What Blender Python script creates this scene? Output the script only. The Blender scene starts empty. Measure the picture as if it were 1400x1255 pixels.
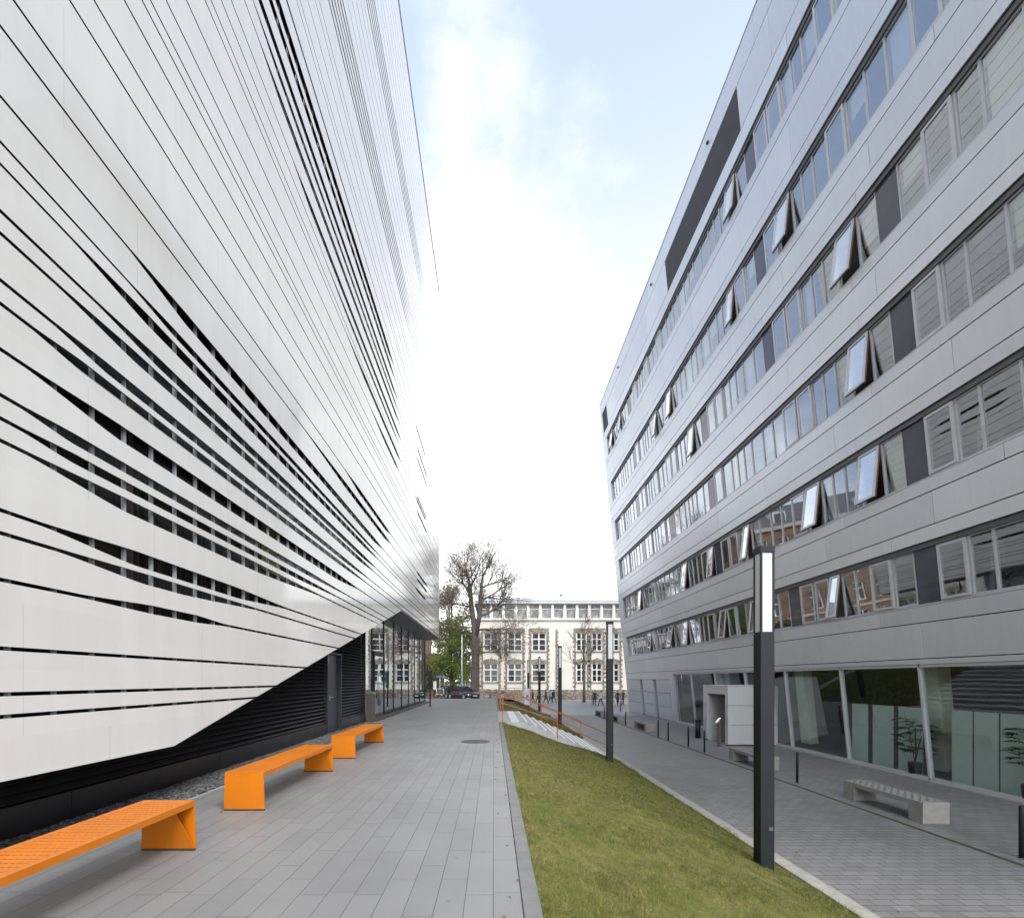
import bpy, bmesh, math, random
import numpy as np
from mathutils import Vector, Matrix
R = math.radians
scene = bpy.context.scene
COL = scene.collection

# ---------------------------------------------------------------- camera
cam_d = bpy.data.cameras.new("camera")
cam = bpy.data.objects.new("camera", cam_d)
COL.objects.link(cam)
cam.location = (0, 0, 1.6)
cam.rotation_euler = (R(90), 0, 0)
cam_d.sensor_fit = 'HORIZONTAL'
cam_d.sensor_width = 36
cam_d.lens = 17.0
cam_d.shift_x = (700 - 674.5) / 1400
cam_d.shift_y = (929 - 627.5) / 1400
cam_d.clip_start = 0.05
cam_d.clip_end = 3000
scene.camera = cam

# ---------------------------------------------------------------- sky, sun, exposure
SUN_EL, SUN_AZ = R(49), R(138)          # azimuth clockwise from +Y
world = bpy.data.worlds.new("World")
scene.world = world
world.use_nodes = True
wn, wl = world.node_tree.nodes, world.node_tree.links
wn.clear()
def WN(t, **k):
    n = wn.new(t)
    for a, b in k.items():
        setattr(n, a, b)
    return n
w_out = WN('ShaderNodeOutputWorld'); w_bg = WN('ShaderNodeBackground')
w_sky = WN('ShaderNodeTexSky', sky_type='NISHITA', sun_disc=False, sun_elevation=SUN_EL, sun_rotation=SUN_AZ)
w_sky.air_density = 1.0; w_sky.dust_density = 2.0; w_sky.ozone_density = 1.0
w_tc = WN('ShaderNodeTexCoord')
w_map = WN('ShaderNodeMapping'); w_map.inputs['Scale'].default_value = (1.0, 1.0, 1.5); w_map.inputs['Location'].default_value = (0.32, 0.1, 0.4)
w_noise = WN('ShaderNodeTexNoise'); w_noise.inputs['Scale'].default_value = 3.1; w_noise.inputs['Detail'].default_value = 12; w_noise.inputs['Roughness'].default_value = 0.6
w_sep = WN('ShaderNodeSeparateXYZ')
def wmath(op, a, b=None, c=None, clamp=False):
    n = WN('ShaderNodeMath', operation=op); n.use_clamp = clamp
    for i, v in enumerate((a, b, c)):
        if v is None: continue
        if isinstance(v, (int, float)): n.inputs[i].default_value = v
        else: wl.new(v, n.inputs[i])
    return n.outputs[0]
wl.new(w_tc.outputs['Generated'], w_map.inputs['Vector']); wl.new(w_map.outputs[0], w_noise.inputs['Vector'])
wl.new(w_tc.outputs['Generated'], w_sep.inputs[0])
X_, Y_, Z_ = w_sep.outputs
# a tall cloud bank ahead, thinning towards the zenith and to the right
bank = wmath('SUBTRACT', 1.03, wmath('MULTIPLY', Z_, 1.22))
side = wmath('ADD', wmath('MULTIPLY', wmath('MAXIMUM', wmath('SUBTRACT', X_, 0.02), 0.0), 2.0), wmath('MULTIPLY', wmath('MAXIMUM', wmath('MULTIPLY', wmath('ADD', X_, 0.05), -1.0), 0.0), 1.2))
front = wmath('MAXIMUM', wmath('MULTIPLY', Y_, 0.10), wmath('MULTIPLY', Y_, -0.6))
m = wmath('ADD', wmath('SUBTRACT', wmath('ADD', bank, front), side), wmath('MULTIPLY', wmath('SUBTRACT', w_noise.outputs['Fac'], 0.5), 1.12))
mr = WN('ShaderNodeMapRange', interpolation_type='SMOOTHSTEP'); mr.inputs['From Min'].default_value = -0.02; mr.inputs['From Max'].default_value = 0.62
wl.new(m, mr.inputs['Value'])
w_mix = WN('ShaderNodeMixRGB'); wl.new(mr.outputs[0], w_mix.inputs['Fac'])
w_pale = WN('ShaderNodeMixRGB'); w_pale.inputs['Fac'].default_value = 0.9
wl.new(w_sky.outputs[0], w_pale.inputs['Color1'])
w_hz = WN('ShaderNodeMixRGB'); w_hz.inputs['Color1'].default_value = (5.6, 5.75, 5.95, 1); w_hz.inputs['Color2'].default_value = (3.05, 3.6, 4.6, 1)
w_el = WN('ShaderNodeMapRange', interpolation_type='SMOOTHSTEP'); w_el.inputs['From Min'].default_value = 0.42; w_el.inputs['From Max'].default_value = 0.84
wl.new(Z_, w_el.inputs['Value']); wl.new(w_el.outputs[0], w_hz.inputs['Fac']); w_left = WN('ShaderNodeMapRange', interpolation_type='SMOOTHSTEP'); w_left.inputs['From Min'].default_value = -0.22; w_left.inputs['From Max'].default_value = -0.6
wl.new(X_, w_left.inputs['Value'])
w_deep = WN('ShaderNodeMixRGB'); wl.new(wmath('MULTIPLY', w_left.outputs[0], 0.7), w_deep.inputs['Fac']); wl.new(w_hz.outputs[0], w_deep.inputs['Color1']); w_deep.inputs['Color2'].default_value = (1.9, 2.75, 4.7, 1)
wl.new(w_deep.outputs[0], w_pale.inputs['Color2'])
wl.new(w_pale.outputs[0], w_mix.inputs['Color1'])
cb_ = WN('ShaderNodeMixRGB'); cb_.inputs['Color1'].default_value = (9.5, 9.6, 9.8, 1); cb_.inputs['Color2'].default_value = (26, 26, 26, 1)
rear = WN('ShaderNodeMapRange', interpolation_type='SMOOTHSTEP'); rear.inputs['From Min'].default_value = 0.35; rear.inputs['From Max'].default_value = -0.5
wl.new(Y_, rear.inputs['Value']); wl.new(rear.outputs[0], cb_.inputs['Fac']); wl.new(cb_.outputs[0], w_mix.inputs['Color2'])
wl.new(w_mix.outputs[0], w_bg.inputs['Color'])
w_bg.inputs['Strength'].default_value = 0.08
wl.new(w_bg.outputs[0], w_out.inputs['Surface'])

sun_d = bpy.data.lights.new("sun", 'SUN'); sun_d.energy = 1.1; sun_d.angle = R(20); sun_d.color = (1.0, 0.96, 0.9)
sun = bpy.data.objects.new("sun", sun_d); COL.objects.link(sun)
sdir = Vector((math.sin(SUN_AZ) * math.cos(SUN_EL), math.cos(SUN_AZ) * math.cos(SUN_EL), math.sin(SUN_EL)))
sun.rotation_euler = sdir.to_track_quat('Z', 'Y').to_euler()
sun.location = sdir * 80
scene.view_settings.view_transform = 'Standard'
scene.view_settings.look = 'None'
scene.view_settings.exposure = 1.58
scene.view_settings.gamma = 1.0
scene.view_settings.use_curve_mapping = False
scene.cycles.max_bounces = 8
scene.cycles.transparent_max_bounces = 12
scene.cycles.caustics_reflective = False
scene.cycles.caustics_refractive = False

# ---------------------------------------------------------------- helpers
class MB:
    """collects faces, then links them as one mesh object"""
    def __init__(self):
        self.v, self.f, self.m, self.s = [], [], [], []
    def poly(self, pts, mi=0, smooth=False):
        n = len(self.v); self.v += [tuple(p) for p in pts]
        self.f.append(tuple(range(n, n + len(pts)))); self.m.append(mi); self.s.append(smooth)
    def box(self, a, b, mi=0, skip=''):
        x0, y0, z0 = a; x1, y1, z1 = b
        self.hexa([(x0, y0, z0), (x1, y0, z0), (x1, y1, z0), (x0, y1, z0), (x0, y0, z1), (x1, y0, z1), (x1, y1, z1), (x0, y1, z1)], mi)
    def hexa(self, p, mi=0):
        n = len(self.v); self.v += [tuple(q) for q in p]
        for q in ((0, 3, 2, 1), (4, 5, 6, 7), (0, 1, 5, 4), (1, 2, 6, 5), (2, 3, 7, 6), (3, 0, 4, 7)):
            self.f.append(tuple(n + i for i in q)); self.m.append(mi); self.s.append(False)
    def tube(self, pts, rad, n=8, mi=0, caps=True, smooth=True):
        pts = [Vector(p) for p in pts]
        if not isinstance(rad, (list, tuple)): rad = [rad] * len(pts)
        base = len(self.v); up = None
        for i, p in enumerate(pts):
            t = (pts[min(i + 1, len(pts) - 1)] - pts[max(i - 1, 0)])
            if t.length < 1e-9: t = Vector((0, 0, 1))
            t.normalize()
            if up is None:
                up = Vector((0, 0, 1)) if abs(t.z) < 0.9 else Vector((1, 0, 0))
            a = t.cross(up)
            if a.length < 1e-6: a = t.orthogonal()
            a.normalize(); b = t.cross(a); up = b if b.dot(up) > 0 else -b
            for k in range(n):
                an = 2 * math.pi * k / n
                self.v.append(tuple(p + (a * math.cos(an) + b * math.sin(an)) * rad[i]))
        for i in range(len(pts) - 1):
            for k in range(n):
                k2 = (k + 1) % n
                self.f.append((base + i * n + k, base + i * n + k2, base + (i + 1) * n + k2, base + (i + 1) * n + k)); self.m.append(mi); self.s.append(smooth)
        if caps:
            self.f.append(tuple(base + k for k in range(n))[::-1]); self.m.append(mi); self.s.append(False)
            e = base + (len(pts) - 1) * n
            self.f.append(tuple(e + k for k in range(n))); self.m.append(mi); self.s.append(False)
    def loft(self, rings, mi=0, closed=True, caps=True, smooth=True):
        base = len(self.v); n = len(rings[0])
        for r in rings: self.v += [tuple(p) for p in r]
        for i in range(len(rings) - 1):
            for k in range(n if closed else n - 1):
                k2 = (k + 1) % n
                self.f.append((base + i * n + k, base + i * n + k2, base + (i + 1) * n + k2, base + (i + 1) * n + k)); self.m.append(mi); self.s.append(smooth)
        if caps:
            self.f.append(tuple(base + k for k in range(n))[::-1]); self.m.append(mi); self.s.append(False)
            e = base + (len(rings) - 1) * n
            self.f.append(tuple(e + k for k in range(n))); self.m.append(mi); self.s.append(False)
    def xform(self, M, start=0):
        self.v = self.v[:start] + [tuple(M @ Vector(p)) for p in self.v[start:]]
    def build(self, name, mats, parent=None, bevel=0.0, fix=True):
        me = bpy.data.meshes.new(name)
        me.from_pydata(self.v, [], self.f)
        if not isinstance(mats, (list, tuple)): mats = [mats]
        for mt in mats: me.materials.append(mt)
        me.polygons.foreach_set('material_index', self.m)
        me.polygons.foreach_set('use_smooth', self.s)
        if fix:
            bm = bmesh.new(); bm.from_mesh(me)
            bmesh.ops.recalc_face_normals(bm, faces=bm.faces)
            bm.to_mesh(me); bm.free()
        me.update()
        o = bpy.data.objects.new(name, me); COL.objects.link(o)
        if bevel:
            md = o.modifiers.new('bevel', 'BEVEL'); md.width = bevel; md.segments = 2; md.limit_method = 'ANGLE'; md.angle_limit = R(40)
        if parent is not None:
            o.parent = parent
            o.matrix_parent_inverse = wmat(parent).inverted()
        return o

def wmat(o):
    m = Matrix.Translation(o.location)
    return wmat(o.parent) @ o.matrix_parent_inverse @ m if o.parent is not None else m
def tag(o, label, cat, group=None, kind=None):
    o['label'] = label; o['category'] = cat
    if group: o['group'] = group
    if kind: o['kind'] = kind
    return o
def struct(o, kind='structure', label=None, cat=None):
    o['kind'] = kind
    if label: o['label'] = label
    if cat: o['category'] = cat
    return o
def empty(name, loc=(0, 0, 0)):
    o = bpy.data.objects.new(name, None); COL.objects.link(o); o.location = loc; o.empty_display_size = 0.3
    return o
def copy_tree(o, parent=None):
    c = o.copy(); COL.objects.link(c)
    if parent is not None: c.parent = parent
    for ch in list(o.children): copy_tree(ch, c)
    return c
def rng_mat(name): return random.Random(name)

# ---------------------------------------------------------------- materials
class NT:
    def __init__(self, name):
        self.mat = bpy.data.materials.new(name); self.mat.use_nodes = True
        self.n, self.l = self.mat.node_tree.nodes, self.mat.node_tree.links
        self.n.clear()
        self.out = self.n.new('ShaderNodeOutputMaterial')
    def add(self, t, **k):
        n = self.n.new(t)
        for a, b in k.items(): setattr(n, a, b)
        return n
    def set(self, sock, v):
        if isinstance(v, bpy.types.NodeSocket): self.l.new(v, sock)
        else: sock.default_value = v
    def math(self, op, a, b=None, clamp=False):
        n = self.add('ShaderNodeMath', operation=op); n.use_clamp = clamp
        self.set(n.inputs[0], a)
        if b is not None: self.set(n.inputs[1], b)
        return n.outputs[0]
    def pos(self): return self.add('ShaderNodeNewGeometry').outputs['Position']
    def objc(self): return self.add('ShaderNodeTexCoord').outputs['Object']
    def mapping(self, vec, scale=(1, 1, 1), rot=(0, 0, 0), loc=(0, 0, 0)):
        n = self.add('ShaderNodeMapping'); self.l.new(vec, n.inputs[0])
        n.inputs['Scale'].default_value = scale; n.inputs['Rotation'].default_value = rot; n.inputs['Location'].default_value = loc
        return n.outputs[0]
    def noise(self, vec, scale=5, detail=4, rough=0.5):
        n = self.add('ShaderNodeTexNoise'); self.l.new(vec, n.inputs['Vector'])
        n.inputs['Scale'].default_value = scale; n.inputs['Detail'].default_value = detail; n.inputs['Roughness'].default_value = rough
        return n.outputs['Fac']
    def ramp(self, fac, stops, interp='LINEAR'):
        n = self.add('ShaderNodeValToRGB'); self.l.new(fac, n.inputs[0]); n.color_ramp.interpolation = interp
        e = n.color_ramp.elements
        while len(e) < len(stops): e.new(0.5)
        for i, (p, c) in enumerate(stops):
            e[i].position = p; e[i].color = (*c, 1) if len(c) == 3 else c
        return n.outputs[0]
    def mix(self, fac, a, b, blend='MIX'):
        n = self.add('ShaderNodeMixRGB', blend_type=blend)
        self.set(n.inputs[0], fac)
        for i, v in ((1, a), (2, b)):
            if isinstance(v, tuple): v = (*v, 1) if len(v) == 3 else v
            self.set(n.inputs[i], v)
        return n.outputs[0]
    def bump(self, h, dist=0.01, strength=1.0):
        n = self.add('ShaderNodeBump'); n.inputs['Strength'].default_value = strength; n.inputs['Distance'].default_value = dist
        self.l.new(h, n.inputs['Height']); return n.outputs[0]
    def bsdf(self, color, rough=0.5, metal=0.0, normal=None, ior=1.5, spec=0.5, coat=0.0, coat_rough=0.05):
        b = self.add('ShaderNodeBsdfPrincipled')
        if isinstance(color, tuple): color = (*color, 1) if len(color) == 3 else color
        self.set(b.inputs['Base Color'], color); self.set(b.inputs['Roughness'], rough); self.set(b.inputs['Metallic'], metal)
        b.inputs['IOR'].default_value = ior; b.inputs['Specular IOR Level'].default_value = spec
        b.inputs['Coat Weight'].default_value = coat; b.inputs['Coat Roughness'].default_value = coat_rough
        if normal is not None: self.l.new(normal, b.inputs['Normal'])
        self.l.new(b.outputs[0], self.out.inputs['Surface'])
        return b

def simple(name, color, rough=0.5, metal=0.0, var=0.12, scale=3.0, bump=0.0, bscale=60, obj=False, coat=0.0, spec=0.5):
    t = NT(name); p = t.objc() if obj else t.pos()
    f = t.noise(p, scale, 5, 0.6)
    c0 = tuple(c * (1 - var) for c in color); c1 = tuple(min(1, c * (1 + var)) for c in color)
    col = t.ramp(f, [(0.3, c0), (0.7, c1)])
    nrm = None
    if bump: nrm = t.bump(t.noise(p, bscale, 3, 0.6), bump)
    t.bsdf(col, rough, metal, nrm, coat=coat, spec=spec)
    return t.mat

M = {}
# white glossy cladding: faint butt joints and slightly uneven sheets
t = NT('white_glossy_cladding'); p = t.pos()
sep = t.add('ShaderNodeSeparateXYZ'); t.l.new(p, sep.inputs[0])
cmb = t.add('ShaderNodeCombineXYZ'); t.l.new(sep.outputs[1], cmb.inputs[0]); t.l.new(sep.outputs[2], cmb.inputs[1])
br = t.add('ShaderNodeTexBrick'); t.l.new(cmb.outputs[0], br.inputs['Vector'])
br.inputs['Scale'].default_value = 1.0; br.inputs['Brick Width'].default_value = 2.52; br.inputs['Row Height'].default_value = 0.561
br.inputs['Mortar Size'].default_value = 0.0; br.inputs['Bias'].default_value = 0.0; br.offset = 0.37
br.inputs['Color1'].default_value = (0.68, 0.678, 0.675, 1); br.inputs['Color2'].default_value = (0.71, 0.71, 0.71, 1)
fr = t.math('FRACT', t.math('DIVIDE', t.math('ADD', sep.outputs[1], t.math('MULTIPLY', t.math('FLOOR', t.math('DIVIDE', sep.outputs[2], 1.122)), 0.93)), 2.52))
joint = t.math('LESS_THAN', fr, 0.0032)
col = t.mix(t.math('MULTIPLY', joint, 0.6), br.outputs['Color'], (0.45, 0.44, 0.42))
st = t.noise(t.mapping(p, (0.6, 2.2, 0.25)), 1.6, 5, 0.6)
col = t.mix(0.13, col, t.ramp(st, [(0.35, (0.5, 0.49, 0.47)), (0.6, (0.74, 0.74, 0.74))]))
wav = t.noise(t.mapping(p, (1, 0.45, 0.9)), 0.9, 2, 0.4)
t.bsdf(col, 0.075, 0.0, t.bump(wav, 0.004, 0.4), ior=1.5, spec=0.72)
M['white'] = t.mat

def slats(name, c0, c1, rough):
    t = NT(name); p = t.pos()
    f = t.noise(t.mapping(p, (1, 9, 0.25)), 2.0, 4, 0.6)
    t.bsdf(t.ramp(f, [(0.3, c0), (0.75, c1)]), rough, 0.0, spec=0.3)
    return t.mat
M['curtain'] = slats('dark_glass_with_curtain', (0.006, 0.006, 0.007), (0.05, 0.048, 0.046), 0.18)
M['black_back'] = simple('black_backing', (0.012, 0.012, 0.013), 0.7)
M['subframe'] = simple('light_grey_steel', (0.36, 0.38, 0.40), 0.45)
M['rail_int'] = simple('pale_window_rail', (0.3, 0.31, 0.32), 0.5)
M['louvre'] = simple('black_louvre_metal', (0.022, 0.022, 0.024), 0.42, var=0.2)
M['plinth'] = simple('black_plinth_panel', (0.014, 0.014, 0.017), 0.3, var=0.25)
M['anthracite'] = simple('anthracite_paint', (0.0095, 0.011, 0.0145), 0.5, obj=True, bump=0.0005, bscale=300, spec=0.28)
M['door_dark'] = simple('dark_blue_grey_door', (0.03, 0.034, 0.046), 0.35)
M['soffit'] = simple('dark_soffit', (0.1, 0.105, 0.11), 0.35)
M['steel'] = simple('brushed_steel', (0.55, 0.56, 0.57), 0.3, 1.0, var=0.06, obj=True)
M['bronze'] = simple('brown_grey_metal', (0.075, 0.064, 0.06), 0.5)
M['grate'] = simple('dark_entrance_grate', (0.06, 0.05, 0.042), 0.7, bump=0.004, bscale=90)
M['concrete'] = simple('pale_concrete', (0.215, 0.213, 0.205), 0.75, var=0.12, scale=5, bump=0.0015, bscale=120, obj=True)
M['stair'] = simple('stair_concrete', (0.42, 0.42, 0.42), 0.75, var=0.1, scale=4, bump=0.001, bscale=100)
M['stripe'] = simple('white_nosing_paint', (0.75, 0.75, 0.74), 0.6, var=0.06)
M['orange'] = simple('orange_powder_coat', (0.55, 0.155, 0.002), 0.42, var=0.09, scale=3, obj=True, bump=0.0002, bscale=500)
M['orange_dull'] = simple('orange_rail_paint', (0.40, 0.11, 0.016), 0.5, var=0.1)
M['rubber'] = simple('dark_foot_strip', (0.05, 0.03, 0.02), 0.8)
M['opal'] = simple('opal_lamp_glass', (0.56, 0.575, 0.59), 0.35, var=0.02, obj=True)
M['iron'] = simple('cast_iron', (0.075, 0.075, 0.075), 0.6, var=0.3, scale=30, bump=0.002, bscale=40)
M['kerb_dark'] = simple('dark_basalt_kerb', (0.17, 0.172, 0.175), 0.7, var=0.15, scale=4, bump=0.001, bscale=140)
M['kerb_light'] = simple('light_concrete_kerb', (0.28, 0.278, 0.255), 0.8, var=0.14, scale=5, bump=0.001, bscale=90)

# silver-grey composite cladding of the office block
t = NT('silver_grey_cladding'); p = t.pos()
f = t.noise(p, 0.35, 3, 0.5); g = t.noise(t.mapping(p, (3, 3, 0.4)), 2.0, 5, 0.6)
col = t.mix(0.25, t.ramp(f, [(0.3, (0.56, 0.58, 0.605)), (0.7, (0.60, 0.62, 0.645))]), t.ramp(g, [(0.3, (0.50, 0.52, 0.545)), (0.7, (0.65, 0.67, 0.695))]))
rpi = t.add('ShaderNodeNewGeometry').outputs['Random Per Island']
col = t.mix(1.0, col, t.ramp(rpi, [(0.0, (0.93, 0.93, 0.935)), (1.0, (1.05, 1.05, 1.045))]), 'MULTIPLY')
t.bsdf(col, 0.36, 0.42, t.bump(t.noise(t.mapping(p, (1, .3, 1)), 0.7, 1, 0.4), 0.012, 0.5))
M['clad'] = t.mat
M['frame'] = simple('window_frame_silver', (0.46, 0.475, 0.50), 0.4, 0.2, var=0.05)
M['infill'] = simple('dark_grey_infill_glass', (0.06, 0.067, 0.088), 0.06, var=0.1)
M['head'] = simple('dark_blind_box', (0.09, 0.093, 0.10), 0.5)
M['wood'] = simple('brown_sash_wood', (0.12, 0.06, 0.035), 0.55)
M['int_wall'] = simple('interior_wall', (0.30, 0.29, 0.27), 0.8)
M['int_dark'] = simple('interior_dark', (0.12, 0.125, 0.115), 0.7)
M['int_floor'] = simple('interior_floor', (0.12, 0.115, 0.11), 0.5)
M['int_ceil'] = simple('interior_ceiling', (0.5, 0.5, 0.5), 0.8)
M['col_conc'] = simple('interior_column_concrete', (0.62, 0.65, 0.56), 0.7)
M['blind'] = simple('cream_roller_blind', (0.62, 0.60, 0.55), 0.8, var=0.05)
M['louvre_grey'] = simple('grey_louvre_metal', (0.27, 0.275, 0.285), 0.5)
M['frosted'] = simple('frosted_green_glass', (0.46, 0.50, 0.48), 0.35, var=0.05)

def glass(name, tint, ior, base_refl=0.0):
    t = NT(name)
    tr = t.add('ShaderNodeBsdfTransparent'); tr.inputs[0].default_value = (*tint, 1)
    gl = t.add('ShaderNodeBsdfGlossy'); gl.inputs['Roughness'].default_value = 0.012
    gl.inputs['Color'].default_value = (0.90, 0.95, 1.0, 1)
    fr = t.add('ShaderNodeFresnel'); fr.inputs['IOR'].default_value = ior
    nz = t.noise(t.mapping(t.pos(), (0.9, 0.9, 0.9)), 0.7, 1, 0.4)
    bp = t.bump(nz, 0.010, 0.35); t.l.new(bp, gl.inputs['Normal'])
    geo = t.add('ShaderNodeNewGeometry'); front = t.math('SUBTRACT', 1.0, geo.outputs['Backfacing'])
    fac = t.math('MULTIPLY', t.math('ADD', fr.outputs[0], base_refl, clamp=True), front)
    mx = t.add('ShaderNodeMixShader'); t.l.new(fac, mx.inputs[0]); t.l.new(tr.outputs[0], mx.inputs[1]); t.l.new(gl.outputs[0], mx.inputs[2])
    t.l.new(mx.outputs[0], t.out.inputs['Surface'])
    return t.mat
M['glass'] = glass('window_glass', (0.88, 0.92, 0.92), 1.85, 0.22)
M['glass_sash'] = glass('sash_glass', (0.85, 0.9, 0.9), 1.9, 0.42)
M['glass_gf'] = glass('shopfront_glass', (0.93, 0.98, 0.955), 1.5, 0.09)
M['glass_lobby'] = glass('lobby_glass', (0.6, 0.66, 0.64), 2.2, 0.22)
def dark_glass(name, c, rough=0.03):
    t = NT(name); p = t.pos()
    t.bsdf(t.ramp(t.noise(p, 1.3, 3, 0.6), [(0.35, c), (0.7, tuple(k * 2.2 for k in c))]), rough, 0.0, ior=1.45, spec=0.35)
    return t.mat
M['dark_glass'] = dark_glass('dark_window_glass', (0.02, 0.023, 0.025))

# ================================================================ THE SETTING
def sstep(a, b, x):
    t = min(1, max(0, (x - a) / (b - a))); return t * t * (3 - 2 * t)
ST = -1.4                                            # street level; the upper walk is at 0
def zup(y): return 0.0 if y < 41 else (-0.55 * (y - 41) / 12 if y < 53 else -0.55 - 0.15 * min(1, (y - 53) / 15))
def zroad(x, y):
    k = 1 - sstep(1.0, 5.2, x)
    return ST + (zup(y) - ST) * k

# upper walk: long granite slabs laid in rows along the walk
t = NT('granite_walk_slabs'); p = t.pos()
sep = t.add('ShaderNodeSeparateXYZ'); t.l.new(p, sep.inputs[0])
cmb = t.add('ShaderNodeCombineXYZ'); t.l.new(sep.outputs[1], cmb.inputs[0]); t.l.new(sep.outputs[0], cmb.inputs[1])
br = t.add('ShaderNodeTexBrick'); t.l.new(cmb.outputs[0], br.inputs['Vector'])
br.inputs['Scale'].default_value = 1; br.inputs['Brick Width'].default_value = 0.9; br.inputs['Row Height'].default_value = 0.207
br.inputs['Mortar Size'].default_value = 0.0028; br.inputs['Mortar Smooth'].default_value = 0.25; br.inputs['Bias'].default_value = 0.0
br.offset = 0.37; br.offset_frequency = 3; br.squash = 0.72; br.squash_frequency = 2
br.inputs['Color1'].default_value = (0.202, 0.204, 0.207, 1); br.inputs['Color2'].default_value = (0.230, 0.231, 0.232, 1); br.inputs['Mortar'].default_value = (0.06, 0.06, 0.06, 1)
sp = t.noise(p, 130, 3, 0.7); lg = t.noise(p, 0.55, 5, 0.62)
col = t.mix(1.0, br.outputs['Color'], t.ramp(sp, [(0.3, (0.70, 0.70, 0.70)), (0.7, (1.25, 1.25, 1.25))]), 'MULTIPLY')
col = t.mix(1.0, col, t.ramp(lg, [(0.3, (0.86, 0.86, 0.87)), (0.7, (1.08, 1.08, 1.07))]), 'MULTIPLY')
spots = t.noise(p, 7.0, 2, 0.4)
col = t.mix(t.math('MULTIPLY', t.math('GREATER_THAN', spots, 0.735), 0.5), col, (0.12, 0.12, 0.12))
h = t.math('ADD', t.math('MULTIPLY', br.outputs['Fac'], -1.0), t.math('MULTIPLY', sp, 0.12))
t.bsdf(col, 0.5, 0.0, t.bump(h, 0.003, 0.7), spec=0.5)
M['walk'] = t.mat

# street: grey concrete pavers in running bond across the street
t = NT('grey_block_paving'); p = t.pos()
br = t.add('ShaderNodeTexBrick'); t.l.new(p, br.inputs['Vector'])
br.inputs['Scale'].default_value = 1; br.inputs['Brick Width'].default_value = 0.30; br.inputs['Row Height'].default_value = 0.165
br.inputs['Mortar Size'].default_value = 0.0055; br.inputs['Mortar Smooth'].default_value = 0.3
br.inputs['Color1'].default_value = (0.155, 0.155, 0.158, 1); br.inputs['Color2'].default_value = (0.190, 0.190, 0.192, 1); br.inputs['Mortar'].default_value = (0.03, 0.03, 0.027, 1)
lg = t.noise(p, 0.35, 5, 0.6); sp = t.noise(p, 60, 3, 0.7); mo = t.noise(t.mapping(p, (1.2, 0.2, 1)), 1.0, 5, 0.65)
col = t.mix(1.0, br.outputs['Color'], t.ramp(lg, [(0.3, (0.84, 0.83, 0.82)), (0.7, (1.12, 1.12, 1.13))]), 'MULTIPLY')
col = t.mix(1.0, col, t.ramp(sp, [(0.3, (0.86, 0.86, 0.86)), (0.7, (1.12, 1.12, 1.12))]), 'MULTIPLY')
col = t.mix(t.math('MULTIPLY', t.math('GREATER_THAN', mo, 0.6), 0.25), col, (0.10, 0.10, 0.085))
h = t.math('ADD', t.math('MULTIPLY', br.outputs['Fac'], -1.0), t.math('MULTIPLY', sp, 0.15))
t.bsdf(col, 0.54, 0.0, t.bump(h, 0.004, 0.8), spec=0.4)
M['street'] = t.mat
M['plaza'] = simple('pale_plaza_paving', (0.235, 0.238, 0.243), 0.5, var=0.1, scale=0.5, bump=0.002, bscale=60)
M['asphalt'] = simple('asphalt', (0.10, 0.10, 0.102), 0.8, var=0.15, scale=0.6, bump=0.002, bscale=120)
M['ground'] = simple('far_ground', (0.13, 0.13, 0.12), 0.9, var=0.25, scale=0.08)

mb = MB(); mb.poly([(-900, -900, -1.47), (900, -900, -1.47), (900, 900, -1.47), (-900, 900, -1.47)])
struct(mb.build('ground', M['ground']), label='wide flat town ground around the office yard', cat='ground')

def grid(name, xs, ys, zf, mt):
    me = bpy.data.meshes.new(name)
    v = [(x, y, zf(x, y)) for y in ys for x in xs]; n = len(xs)
    f = [(j * n + i, j * n + i + 1, (j + 1) * n + i + 1, (j + 1) * n + i) for j in range(len(ys) - 1) for i in range(n - 1)]
    me.from_pydata(v, [], f); me.materials.append(mt); me.update()
    for q in me.polygons: q.use_smooth = True
    o = bpy.data.objects.new(name, me); COL.objects.link(o); return o
lin = lambda a, b, n: [a + (b - a) * i / (n - 1) for i in range(n)]
mb = MB()
mb.box((-12, -25, -1.6), (0.205, 41.0, 0.0))
struct(mb.build('path', M['walk']), label='raised walk of long light grey granite slabs beside the white building', cat='path')
o = grid('path', [-14] + lin(-9, 1.2, 12), lin(41.0, 55, 15), lambda x, y: zup(y) - sstep(0.4, 1.2, x) * 0.06, M['walk'])
struct(o, label='far end of the grey walk where it dips towards the road', cat='path')
o = grid('street', [4.86, 8.5], [-25, 41.0], lambda x, y: ST, M['street']); struct(o, label='lower street of dark grey block paving', cat='street')
o = grid('pavement', [8.60, 16], [-25, 41.0], lambda x, y: ST, M['street']); struct(o, label='block paved strip along the grey office building', cat='pavement')
xs = sorted(set(lin(-70, 0, 15) + lin(0, 7, 29) + lin(7, 75, 15))); ys = lin(41.0, 72, 32)
o = grid('road', xs, ys, lambda x, y: zroad(x, y) - (0.05 if x < 1.3 and y < 56 else 0.004), M['plaza']); struct(o, label='grey paved cross road in front of the old school building', cat='road')
mb = MB(); mb.box((8.5, -25, ST - 0.1), (8.60, 41, ST - 0.03)); mb.box((8.5, -25, ST - 0.04), (8.515, 41, ST + 0.006)); mb.box((8.585, -25, ST - 0.04), (8.60, 41, ST + 0.006)); mb.box((8.545, -25, ST - 0.04), (8.555, 41, ST + 0.004))
struct(mb.build('drain_channel', simple('drain_moss', (0.10, 0.105, 0.06), 0.8, var=0.3, scale=8)), label='narrow slotted drain along the block paving', cat='drain')
mb = MB()
y = -25.0; r_ = random.Random(3)
while y < 41:
    mb.box((4.62, y + 0.004, ST - 0.3), (4.86, min(y + 1.0, 41) - 0.004, ST + 0.02 + r_.uniform(-.003, .003)), 0); y += 1.0
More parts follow.
